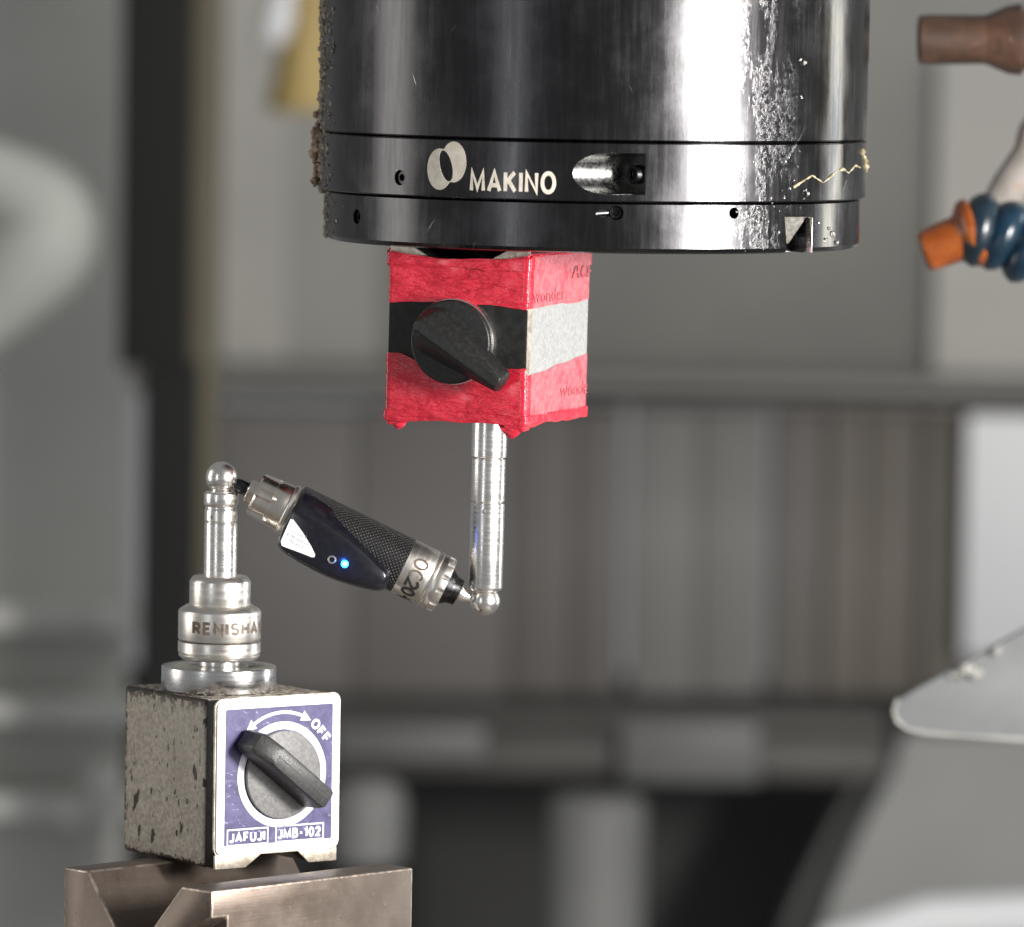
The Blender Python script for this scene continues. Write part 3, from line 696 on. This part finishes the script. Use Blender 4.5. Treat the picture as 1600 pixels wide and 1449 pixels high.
# tape corner tails
def tail(x0, x1, y, z0, z1, parent):
    bm = bmesh.new(); nn = 8; A_ = []
    for i in range(nn + 1):
        f = i / nn; x = x0 + (x1 - x0) * f; dpt = math.sin(PI * min(1, f * 1.15)) ** .8 if f < .87 else 0.05
        A_.append([bm.verts.new((x, y + .3 * math.sin(f * 7), z0)), bm.verts.new((x + .3, y - .9 * dpt, z0 + (z1 - z0) * dpt * .6)), bm.verts.new((x + .8, y + .3, z0 + (z1 - z0) * dpt))])
    for a_, b_ in zip(A_[:-1], A_[1:]):
        for j in range(2): bm.faces.new((a_[j], b_[j], b_[j + 1], a_[j + 1]))
    bmesh.ops.recalc_face_normals(bm, faces=bm.faces); bmesh.ops.solidify(bm, geom=bm.faces[:], thickness=.15)
    return finish('tape_tail', bm, M['tape'], parent, 60)
tail(-25, -17, -29, -58.5, -62, lower); tail(15, 25.3, -29.5, -58.5, -63, lower)
# faded print on the right flank: face coordinates s = distance from the front edge, z
def flank(bm, s0, z0, off, parent, name, shrink=True):
    bmesh.ops.bisect_plane(bm, geom=bm.verts[:] + bm.edges[:] + bm.faces[:], plane_co=(59.6 - s0, 0, 0), plane_no=(1, 0, 0), clear_outer=True)
    remap(bm, lambda c: (rw / 2 + off, -rl / 2 + s0 + c.x, z0 + c.y))
    return finish(name, bm, M['tape_print'], parent, smooth=False)
flank(text_bm('A', 8.6, 1.35, -.004, 'LEFT', shear=.12), 41, -10.6, .80, upper, 'faded_print')
flank(text_bm('CH', 6.4, 1.45, -.004, 'LEFT', shear=.12), 49, -10.6, .80, upper, 'faded_print')
flank(text_bm('wonder', 6.4, 1.55, .002, 'LEFT'), 4, -17.4, .60, upper, 'faded_print')
flank(text_bm('wonde', 6.6, 1.55, .002, 'LEFT'), 33, -50.5, .60, lower, 'faded_print')
# dial and lever
dl = finish('dial', plate([(14.2 * math.cos(2 * PI * k / 48), 14.2 * math.sin(2 * PI * k / 48)) for k in range(48)], 0, -6.0), M['knob_black'], rb, bev=(.8, 3))
dl.location = (-.2 * mm, -rl / 2 * mm, -31.2 * mm)
rimo = finish('chrome_rim', plate([(14.55 * math.cos(2 * PI * k / 48), 14.55 * math.sin(2 * PI * k / 48)) for k in range(48)], 0.4, -3.4), M['chrome'], dl, bev=(.4, 2))
lv = []
for y, w0, w1, xa, xb in ((-5.4, 9.0, 4.2, -13.6, 24.0), (-8.5, 7.4, 3.8, -13.2, 24.2), (-13.2, 2.4, 2.0, -12.0, 23.6), (-13.5, 1.7, 1.4, -11.6, 23.2)):
    ring = []
    for k in range(9):
        a = R(90 + 180 * k / 8); ring.append((xa + w0 * (1 + math.cos(a)) * .9, w0 * math.sin(a)))
    for k in range(7):
        a = R(-90 + 180 * k / 6); ring.append((xb - w1 * (1 - math.cos(a)) * .35, w1 * math.sin(a)))
    ca_, sa_ = math.cos(R(-33)), math.sin(R(-33))
    lv.append([(x * ca_ - z * sa_, y * (1 - .12 * max(0, x / 24)), x * sa_ + z * ca_) for x, z in ring])
finish('lever', loft(lv), M['knob_black'], dl, 24, bev=(.2, 2, 40))

# right rod hanging from the red base
rt_top = at(765.5, 664, 0); br_c = at(763, 939, 0)
rod = thing('hanging_rod', 'bright steel rod hanging from the red taped base', 'rod', (rt_top.x, 0, rt_top.z + .0015), (0, LEAN * .9, 0))
Lr = (rt_top.z - br_c.z) * 1000 + 1.5
z1, z2, z3 = -12.5, -27.6, -(Lr - 3.6)
finish('upper_sleeve', lathe(chamf([(0, 0), (6.0, 0), (6.0, z1), (0, z1)], .3), 48), M['chrome'], rod)
finish('middle_sleeve', lathe(chamf([(0, z1 - .1), (5.2, z1 - .1), (5.2, z1 - .5), (5.7, z1 - .5), (5.7, z2), (0, z2)], .25), 48), M['chrome'], rod)
low = boolean_cut(lathe(chamf([(0, z2 - .1), (5.2, z2 - .1), (5.2, z2 - .5), (5.75, z2 - .5), (5.75, z3 + .8), (5.2, z3), (0, z3)], .25), 48), [cyl_cut(sv(-12, z2 - 3.2, 8), sv(-12, z2 - 3.2, 4.2), .75, 16)])
finish('lower_sleeve', low, M['chrome'], rod)
finish('ball_neck', lathe([(0, z3 + .5), (3.4, z3 + .5), (2.8, z3 - 1.2), (0, z3 - 1.2)], 32), M['warm_steel'], rod)
bm = bmesh.new(); bmesh.ops.create_uvsphere(bm, u_segments=48, v_segments=28, radius=5.1)
bl = finish('ball', bm, M['chrome'], rod); bl.location = (0, 0, -Lr * mm)

# ================================================================== left pivot mount
cL = at(347, 746, 0); zflange = at(341, 1078, 0).z
pv = thing('pivot_mount', 'silver steel pivot mount with engraved collar on the speckled base', 'pivot mount', (cL.x - .0002, 0, zflange))
def zz(py, x=343): return (at(x, py, 0).z - zflange) * 1000
def part(name, prof, mat, c=.35, seg=72, parent=pv): return finish(name, lathe(chamf(prof, c), seg), M[mat] if isinstance(mat, str) else mat, parent)
fl_t = zz(1040); nk = zz(1036); b0 = zz(1030); g2 = zz(1020); g1 = zz(1000); tx = zz(954); sh = zz(944); up = zz(900)
part('flange', [(0, 0), (19.0, 0), (19.6, .4), (19.6, fl_t), (10, fl_t), (9.4, fl_t - .6), (0, fl_t - .6)], 'flange', .25)
part('neck', [(0, fl_t - 1), (7.2, fl_t - 1), (7.2, b0 + .4), (0, b0 + .4)], 'chrome')
part('lower_collar', [(0, b0), (12.6, b0), (13.9, b0 + 1.4), (13.9, g2 - .2), (13.4, g2 - .1), (13.4, g2 + .2), (14.1, g2 + .3), (14.1, g1 - .35), (12.8, g1 - .2), (0, g1 - .2)], 'satin', .2)
collar = part('engraved_collar', [(0, g1), (13.6, g1), (14.1, g1 + .4), (14.1, tx), (13.4, tx + .7), (11.0, sh), (0, sh)], 'satin', .3)
part('barrel', [(0, sh - .3), (10.2, sh - .3), (10.4, sh + .3), (10.4, up - 1.7), (9.2, up), (0, up)], 'satin', .25)
t = stroke_text('RENISHAW', 4.6, 1.15, 1.0, .42); cut_x(t, .5)
xs = [v.co.x for v in t.verts]; x0, wd = min(xs), max(xs) - min(xs); tg = 14.1 * R(129)
remap(t, lambda c: ((c.x - x0) * tg / wd, c.y, c.z)); extr(t, (0, 0, .05))
finish('engraving', wrap_ring(t, -38, (g1 + tx) / 2 - 2.3, 14.16), M['etch'], collar, smooth=False)
rtop = zz(768, 347); q1 = zz(790); q2 = zz(796); q3 = zz(815)
finish('post', boolean_cut(lathe(chamf([(0, up - .5), (5.6, up - .5), (5.6, q3 - .25), (5.25, q3 - .1), (5.25, q3 + .15), (5.6, q3 + .3), (5.6, q2), (5.3, q2 + .3), (5.3, q1), (5.85, q1 + .3), (5.85, rtop - .7), (5.0, rtop + .1), (0, rtop + .1)], .2), 56),
    [cyl_cut(sv(-32, zz(807), 8), sv(-32, zz(807), 4.2), .7, 16)]), M['chrome'], pv)
bz = (cL.z - zflange) * 1000
finish('ball_neck', lathe([(0, rtop - .4), (3.8, rtop - .4), (3.2, rtop + 1.2), (0, rtop + 1.2)], 32), M['warm_steel'], pv)
bm = bmesh.new(); bmesh.ops.create_uvsphere(bm, u_segments=48, v_segments=28, radius=5.35)
bl = finish('ball', bm, M['chrome'], pv); bl.location = (0, 0, bz * mm)

# ================================================================== ballbar
eL, eR = at(347, 746, 0), at(763, 949, 0)
axis = (eR - eL).normalized(); vv = Vector((0, -1, 0)).cross(axis).normalized(); ww = axis.cross(vv)
if vv.z < 0: vv = -vv; ww = axis.cross(vv)
bb = thing('ballbar', 'black and silver telescoping ballbar gauge with a glowing blue light', 'gauge', eL)
bb.rotation_euler = Matrix((vv, ww, axis)).transposed().to_euler()
K = 1 / 4.587
def bpart(name, prof, mat, c=.25, seg=64, parent=bb): return finish(name, lathe(chamf([(r * K, u * K) for r, u in prof], c), seg), M[mat], parent)
bpart('tip', [(0, 22), (9, 22), (11, 30), (11, 47), (0, 47)], 'darksteel')
bpart('tip_nut', [(0, 44), (18, 44), (20, 47), (20, 59), (0, 59)], 'warm_steel', seg=6)
# fluted collar: cylinder with slots
cb = lathe(chamf([(0, 57), (32, 57), (35, 60), (40, 112), (0, 112)], .3) if False else [(r * K, u * K) for r, u in ((0, 57), (31, 57), (34.5, 60), (37, 88), (38, 110), (37.5, 112), (0, 112))], 72)
cuts = []
for k in range(6):
    a = 2 * PI * (k + .30) / 6; rr = 40 * K
    cuts.append(tube([(rr * math.cos(a), rr * math.sin(a), 50 * K), (rr * math.cos(a) * 1.0, rr * math.sin(a), 84 * K), (rr * math.cos(a) * 1.06, rr * math.sin(a) * 1.06, 92 * K)], [10.5 * K, 10.5 * K, 4 * K], 18))
finish('fluted_collar', boolean_cut(cb, cuts), M['warm_steel'], bb, 35)
bpart('thin_ring', [(0, 111), (41, 111), (41, 117), (38.5, 117.5), (38.5, 119), (41.5, 119.5), (41.5, 124), (0, 124)], 'satin', .15)
bpart('sleeve', [(0, 123), (43.5, 123), (45, 126), (45, 316), (0, 316)], 'sleeve', .3, 96)
ringp = bpart('marked_ring', [(0, 315), (45.2, 315), (45.2, 358), (43.5, 359), (43.5, 361), (46, 362), (46, 366), (43.5, 367), (43.5, 369), (0, 369)], 'satin', .12, 96)
# flared end cap with scallops
capb = lathe([(r * K, u * K) for r, u in ((30, 367), (44, 367), (45.5, 370), (45.5, 384), (43, 388), (34, 389), (30, 380))], 96, closed=True)
cuts = []
for k in range(12):
    a = 2 * PI * (k + .3) / 12; rr = 47 * K
    cuts.append(tube([(rr * math.cos(a), rr * math.sin(a), 377 * K), (rr * math.cos(a), rr * math.sin(a), 400 * K)], 5.5 * K, 14))
finish('scalloped_cap', boolean_cut(capb, cuts), M['satin'], bb, 35)
bpart('plunger_seal', [(0, 366), (33, 366), (31, 388), (23, 400), (21, 412), (0, 412)], 'darksteel')
bpart('plunger', [(0, 408), (12, 408), (14, 413), (11, 422), (7, 431), (6, 437), (0, 437)], 'chrome')
# text on the ring: letters follow the circumference, tops toward the free end
for ch_, a in (('O', 22), ('C', -1), ('2', -22), ('0', -44), ('-', -62), ('W', -84)):
    t = stroke_text(ch_, 5.3, 1.15 if ch_ in '20-' else .8, .85 if ch_ in 'OC' else 1.0)
    mx_ = max(v.co.x for v in t.verts) / 2; remap(t, lambda c: (c.x - mx_ if ch_ != '-' else c.x - .5, c.y, c.z))
    cut_x(t, .4)
    r0 = 45.2 * K + .06
    # local: x = v (up), y = w (towards camera)
    def f(c, a=a):
        th = R(a) - c.x / r0
        return ((r0 + c.z) * math.sin(th), (r0 + c.z) * math.cos(th), 326.5 * K + c.y)
    extr(t, (0, 0, .05)); finish('marking', remap(t, f), M['etch'] if ch_ in 'OC' else M['etch_black'], ringp, smooth=False)
# navy electronics cover: lofted shell bulging toward the camera and downward
def cover_ring(wt, uL, uR, vTL, vTR, vBL, vBM, vBR, rc):
    """closed outline in (u,v)"""
    pts = [(uL + rc, vTL), (uL + 60, vTL - .10 * (vTL - vTR)), (uR - 62, vTR + (vTL - vTR) * .58), (uR - 22, vTR + (vTL - vTR) * .20), (uR, vTR), (uR + 1, (vTR + vBR) / 2), (uR - 3, vBR), (uR - 40, vBR + (vBM - vBR) * .55), (uR - 95, vBM), (uL + 40, vBM + (vBL - vBM) * .4), (uL + 12, vBL), (uL + 2, vBL + rc), (uL, (vBL + vTL) / 2), (uL + 1, vTL - rc)]
    # smooth (chaikin)
    for _ in range(2):
        q_ = []
        for i in range(len(pts)):
            a_, b_ = Vector(pts[i]), Vector(pts[(i + 1) % len(pts)]); q_ += [a_ * .75 + b_ * .25, a_ * .25 + b_ * .75]
        pts = q_
    return [(p[1] * K, wt * K, p[0] * K) for p in pts]
rings = [cover_ring(-12, 122, 302, 24, -10, -52, -58, -44, 8), cover_ring(10, 120, 306, 41, -6, -58, -65, -48, 8),
         cover_ring(30, 119, 307, 39, -8, -60, -67, -49, 8), cover_ring(42, 119, 304, 27, -14, -59, -65, -48, 8), cover_ring(51.5, 120, 298, 14, -19, -56, -61, -46, 8),
         cover_ring(53.5, 122, 295, 10.5, -20.5, -53, -58, -44.5, 8)]
cov = finish('electronics_cover', loft(rings), M['navy'], bb, 28)
cov.data.set_sharp_from_angle(angle=R(50))
WF = 53.5
st_out = [(124.5, -7), (129, -6), (150, -17), (172, -31), (183, -40), (184, -44), (180, -46), (160, -47.5), (136, -50), (130, -50), (126, -44)]
stk = finish('sticker', loft([[(v * K, (WF + .1) * K, u * K) for u, v in st_out], [(v * K, (WF + .9) * K, u * K) for u, v in st_out]]), M['sticker'], cov)
for s_, du, dv in (('CDP No:', 0, 0), ('ETA7910018', 1.7, 0), ('6 PULD', 3.4, 0)):
    t = text_bm(s_, 1.7, .9, .01)
    # lines run across the bar, upside down as the gauge hangs
    remap(t, lambda c, du=du: ((-30 + 0) * K - c.y * .95 + du - 1.2, (WF + 1.0) * K + .02, 148 * K - c.x)); finish('ink', t, M['sticker_ink'], stk, smooth=False)
bt = finish('button_ring', lathe(chamf([(4.2 * K, 0), (6.6 * K, 0), (6.6 * K, .5), (4.2 * K, .5)], .1), 28, closed=True), M['satin'], cov)
bt.location = (-35.5 * K * mm, WF * K * mm, 210 * K * mm); bt.rotation_euler = (R(-90), 0, 0)
lc = Vector((-33 * K * mm, WF * K * mm, 231 * K * mm))
ld = finish('led_light', lathe([(5.6 * K, 0), (5.6 * K, .3), (4.4 * K, .8), (2.6 * K, 1.15), (0, 1.3)], 24), M['led'], cov); ld.location = lc; ld.rotation_euler = (R(-90), 0, 0)
lk = finish('led_core', lathe([(2.6 * K, 0), (2.2 * K, .3), (0, .45)], 16), M['led_core'], ld); lk.location = (.0002, 0, .00105)
pl = bpy.data.lights.new('led_glow', 'POINT'); pl.energy = .0022; pl.color = (.03, .16, 1.0); pl.shadow_soft_size = .0008
plo = bpy.data.objects.new('led_glow', pl); COL.objects.link(plo); plo.parent = cov; plo.location = lc + Vector((0, .0034, 0))

# ================================================================== lower magnetic base
TH = R(36); bw, bl_, bh = 50.5, 58.0, 57.0
bc = at(363, 1082, 0)
mb = thing('speckled_magnetic_base', 'chipped grey magnetic base with purple label on the brown block', 'magnetic base', (bc.x, .001, zflange - bh * mm), (0, 0, TH))
prof = [(-bw / 2, 0), (-12.5, 0), (-4.0, 5.6), (7, 5.6), (13.5, 0), (bw / 2, 0), (bw / 2, bh), (-bw / 2, bh)]
hy = bl_ / 2
M['hammer'] = hammered('hammered_grey_paint', bw / 2 * mm, hy * mm, 0.0, bh * mm)
finish('body', loft([[(x, -hy + 7.0, z) for x, z in prof], [(x, hy, z) for x, z in prof]]), M['hammer'], mb, bev=(1.4, 3))
finish('front_band', plate([(x * .992, max(.4, z) if z < 50 else z - .25) for x, z in prof], -hy + 6.95, -hy + 1.7), M['black_paint'], mb, bev=(.5, 2))
# ground feet showing under the plate
for f_ in ([(-25.0, .06), (-12.6, .06), (-5.2, 4.9), (-25.0, 4.9)], [(13.2, .06), (24.6, .06), (24.6, 4.9), (8.0, 4.9)]):
    finish('foot', plate(f_, -hy + 1.75, -hy + .6), M['ground'], mb, bev=(.3, 2))
plw, plh, pcz = 50.0, 52.6, 31.0
lp = finish('label_plate', plate(rrect(plw, plh, 2.6, 6, 0, pcz), -hy + 1.6, -hy), M['label_white'], mb, bev=(.3, 2))
finish('plate_edge', plate(rrect(plw + .8, plh + .8, 2.9, 6, 0, pcz), -hy + 1.68, -hy + .75), M['ground'], lp)
yF = -hy
def face(bm, dx, dz, y, mat, name, parent=lp, th=.06):
    remap(bm, lambda c: (c.x + dx, y - c.z, c.y + dz)); extr(bm, (0, -th, 0)); return finish(name, bm, M[mat], parent, smooth=False)
def flat(outline):
    bm = bmesh.new(); bm.faces.new([bm.verts.new((x, z, 0)) for x, z in outline]); return bm
def annulus(r0, r1, a0=0, a1=360, nn=64):
    bm = bmesh.new(); A_ = []
    for k in range(nn + 1):
        a = R(a0 + (a1 - a0) * k / nn); A_.append((bm.verts.new((r0 * math.cos(a), r0 * math.sin(a), 0)), bm.verts.new((r1 * math.cos(a), r1 * math.sin(a), 0))))
    for p_, q_ in zip(A_[:-1], A_[1:]): bm.faces.new((p_[0], q_[0], q_[1], p_[1]))
    if a1 - a0 == 360: bmesh.ops.remove_doubles(bm, verts=bm.verts, dist=1e-4)
    return bm
face(flat(rrect(43.6, 46.2, .5, 3, 0, pcz)), 0, 0, yF - .02, 'label_violet', 'printed_field')
dcx, dcz = 1.2, 31.0
face(annulus(15.4, 18.0), dcx, dcz, yF - .1, 'label_line', 'white_ring')
face(annulus(20.6, 21.7, 68, 124, 40), dcx, dcz, yF - .1, 'label_line', 'arc_line')
for a, s in ((128, 1), (63, -1)):
    p = Vector((21.1 * math.cos(R(a)), 21.1 * math.sin(R(a)))); tn = Vector((-math.sin(R(a)), math.cos(R(a)))) * s; nn_ = Vector((math.cos(R(a)), math.sin(R(a))))
    face(flat([tuple(p + tn * 2.2), tuple(p - tn * 1.8 + nn_ * 1.9), tuple(p - tn * 1.8 - nn_ * 1.9)]), dcx, dcz, yF - .1, 'label_line', 'arrow_head')
t = stroke_text('OFF', 3.7, .85, .95, .36); remap(t, lambda c: (c.x - 4.4, c.y, c.z))
ar = R(-48); ca_, sa_ = math.cos(ar), math.sin(ar); off_c = (20.8 * math.cos(R(42)), 20.8 * math.sin(R(42)))
remap(t, lambda c: (c.x * ca_ - (c.y - 1.6) * sa_ + off_c[0], c.x * sa_ + (c.y - 1.6) * ca_ + off_c[1], c.z)); face(t, dcx, dcz, yF - .14, 'label_line', 'lettering')
def frame_box(cx, cz, w_, h_, s_, txt, size, xs_):
    bm = bmesh.new(); o_ = [(-w_ / 2, -h_ / 2), (w_ / 2, -h_ / 2), (w_ / 2, h_ / 2), (-w_ / 2, h_ / 2)]
    V1 = [bm.verts.new((x, y, 0)) for x, y in o_]; V2 = [bm.verts.new((x - math.copysign(s_, x), y - math.copysign(s_, y), 0)) for x, y in o_]
    for k in range(4): bm.faces.new((V1[k], V1[(k + 1) % 4], V2[(k + 1) % 4], V2[k]))
    face(bm, cx, cz, yF - .1, 'label_line', 'print_frame')
    t = stroke_text(txt, 3.5, .80, xs_, .34); mx_ = max(v.co.x for v in t.verts) / 2; kx = min(1, (w_ - 2.6) / (2 * mx_)); remap(t, lambda c: ((c.x - mx_) * kx, c.y, c.z)); face(t, cx, cz - 1.75, yF - .14, 'label_line', 'lettering')
frame_box(-12.4, 10.6, 16.8, 5.8, .5, 'JAFUJI', 4.5, .88); frame_box(8.8, 10.7, 19.8, 5.8, .5, 'JMB-102', 4.4, .84)
dg_ = finish('dial', plate([(15.0 * math.cos(2 * PI * k / 64), 15.0 * math.sin(2 * PI * k / 64)) for k in range(64)], 0, -1.6), M['dial_grey'], mb, bev=(.3, 2))
dg_.location = (dcx * mm, (yF - .1) * mm, dcz * mm)
lv = []
for y, hw, xa, xb in ((-1.5, 4.3, -22.5, 14.0), (-10.5, 4.0, -21.8, 13.6), (-13.8, 3.5, -14.0, 13.0)):
    ca_, sa_ = math.cos(R(-38)), math.sin(R(-38))
    ring = [(xa + 1.6, hw), (xa, hw - 1.4), (xa, -hw + 1.4), (xa + 1.6, -hw), (xb - 1, -hw), (xb, -hw + .8), (xb, hw - .8), (xb - 1, hw)]
    lv.append([(x * ca_ - z * sa_, y, x * sa_ + z * ca_) for x, z in ring])
knob = finish('handle', loft(lv), M['handle_grey'], dg_, 30, bev=(.45, 2, 25))
# engraved line along the crest
bm = box(-13.4, 12.8, -13.9, -13.6, -.12, .12); remap(bm, lambda c: (c.x * ca_ - c.z * sa_, c.y, c.x * sa_ + c.z * ca_)); finish('crest_line', bm, M['etch_black'], knob)

# ================================================================== V block and table under it
VT = R(45); zb = zflange - bh * mm
nc = at(331, 1393, 0)                                       # near top corner of the block (pixel); solve for its depth on the plane z = zb
d = fwd * FPX + cright * (331 - 800) - cup * (1393 - 724.5); k = (zb - camloc.z) / d.z; nc = camloc + d * k
# local frame: origin at the near top corner, x along the front face, y into the block
vb = thing('v_block', 'brown steel V block carrying the speckled magnetic base', 'V block', (nc.x, nc.y, zb - .0001), (0, 0, VT))
LV, WV, HV = 92.0, 74.0, 75.0
# V in the end face: axis along x
vprof = [(0, 0), (15, 0), (37, -24), (38.5, -24), (38.5, -27), (40.5, -27), (40.5, -24), (42, -24), (62, 0), (WV, 0), (WV, -HV), (0, -HV)]
bmv = loft([[(0, y, z) for y, z in vprof], [(LV, y, z) for y, z in vprof]])
slot1 = box(-20, 7, -5, 30, -60, -6.5); remap(slot1, lambda c: (c.x - max(0, c.y + 0) * .0, c.y, c.z - max(0, c.y) * .55))
bmv = boolean_cut(bmv, [slot1])
bevel(bmv, .7, 2, 35)
for f_ in bmv.faces:
    if max(abs(c_) for c_ in f_.normal) < .985 and f_.calc_area() < 70 and min(e_.calc_length() for e_ in f_.edges) < .8: f_.material_index = 1
finish('block', bmv, [M['vblock'], M['edge_bright']], vb, 30)
# machine table the block stands on, below the frame
tb = finish('machine_table', box(-.25, .25, -.25, .25, -.05, 0), M['cover_b'], None, scale=1, bev=(.002, 2)); tb.location = (-.13, 0.0, zb - HV * mm - .0002); tag(tb, kind='structure')

# ================================================================== coolant nozzles on the right
Yn = .20
def along(o, p0, p1):
    o.location = p0; o.rotation_euler = (p1 - p0).to_track_quat('Z', 'Y').to_euler()
kn = 10000 / (DIST + Yn) / 1000                              # px per mm there
p0, p1 = at(1434, 62, Yn), at(1640, 62, Yn)
nz1 = thing('coolant_nozzle', 'grimy brown coolant nozzle beside the top of the spindle', 'nozzle', p0, group='coolant nozzles on the right'); along(nz1, p0, p1)
finish('nozzle_tip', lathe(chamf([(r / kn, u / kn) for r, u in ((22, 40), (32, 0), (37.5, 2), (39, 20), (38, 105), (53, 140), (56, 162), (44, 165), (30, 165))], .5), 48), M['brown_orange'], nz1)
finish('nozzle_socket', lathe(chamf([(r / kn, u / kn) for r, u in ((0, 160), (46, 160), (52, 185), (40, 205), (50, 235), (0, 240))], .5), 48), M['hosedark'], nz1)
p0, p1 = at(1441, 395, Yn), at(1570, 345, Yn)
nz2 = thing('coolant_nozzle', 'orange coolant nozzle on a blue segmented hose', 'nozzle', p0, group='coolant nozzles on the right'); along(nz2, p0, p1)
finish('nozzle_tip', lathe(chamf([(r / kn, u / kn) for r, u in ((15, 50), (24, 0), (31, 3), (33, 12), (36, 62), (44, 68), (54, 76), (56, 90), (50, 94), (30, 94))], .5), 48), M['orange'], nz2)
hp = [at(x, y, Yn + dy) for x, y, dy in ((1526, 358, 0), (1562, 366, 0), (1602, 386, .0), (1648, 412, .0), (1696, 440, .0))]
for i, (a_, b_) in enumerate(zip(hp[:-1], hp[1:])):
    bm = lathe(chamf([(r / kn, u / kn) for r, u in ((0, -20), (44, -20), (54, -9), (60, 6), (53, 20), (43, 26), (40, 38), (0, 38))], .6), 40)
    o = finish('hose_segment', bm, M['hosedark'] if i == 0 else M['hoseblue'], nz2)
    loc_w = a_; q_ = (b_ - a_).to_track_quat('Z', 'Y')
    mw = Matrix.Translation(loc_w) @ q_.to_matrix().to_4x4()
    pm = Matrix.Translation(nz2.location) @ nz2.rotation_euler.to_matrix().to_4x4()
    o.matrix_local = pm.inverted() @ mw
p0, p1 = at(1560, 318, Yn + .05), at(1630, 215, Yn + .05)
nz3 = thing('coolant_nozzle', 'pale slanted coolant tube behind the orange nozzle', 'nozzle', p0, group='coolant nozzles on the right'); along(nz3, p0, p1)
finish('tube', lathe(chamf([(r / kn, u / kn) for r, u in ((0, 0), (26, 0), (30, 30), (30, 90), (42, 118), (42, 170), (0, 170))], .5), 40), M['tubegrey'], nz3)

# ================================================================== pale guard plate
Yg = .32
outl = [(1398, 1098), (1440, 1072), (1500, 1040), (1600, 984), (1760, 894), (1900, 894), (1900, 1172), (1600, 1156), (1500, 1150), (1440, 1146), (1412, 1138), (1399, 1126), (1394, 1112)]
P = [at(x, y, Yg) for x, y in outl]
gp = thing('guard_plate', 'pale grey pointed guard plate reaching in from the right edge', 'guard plate', P[0])
bm = loft([[tuple(p + Vector((0, .006, 0)) - P[0]) for p in P], [tuple(p - P[0]) for p in P]])
finish('plate', bm, M['guard'], gp, scale=1, bev=(.0008, 2))
ed = [at(x, y, Yg - .001) - P[0] for x, y in ((1402, 1093), (1396, 1112), (1402, 1128), (1418, 1140), (1450, 1146), (1500, 1150), (1600, 1156), (1700, 1162))]
finish('worn_edge', tube(ed, lambda f: .0007 + .0004 * math.sin(f * 23), 10), M['guard_edge'], gp, scale=1)
for x, y, s in ((1512, 1046, 3.4), (1500, 1052, 2.2), (1524, 1052, 2.4), (1488, 1056, 1.4), (1557, 1018, 2.0)):
    bm = bmesh.new(); lump(bm, (0, 0, 0), s, rnd)
    o = finish('sealant_blob', bm, M['guard_edge'], gp, 60); o.location = at(x, y, Yg - .001) - P[0]
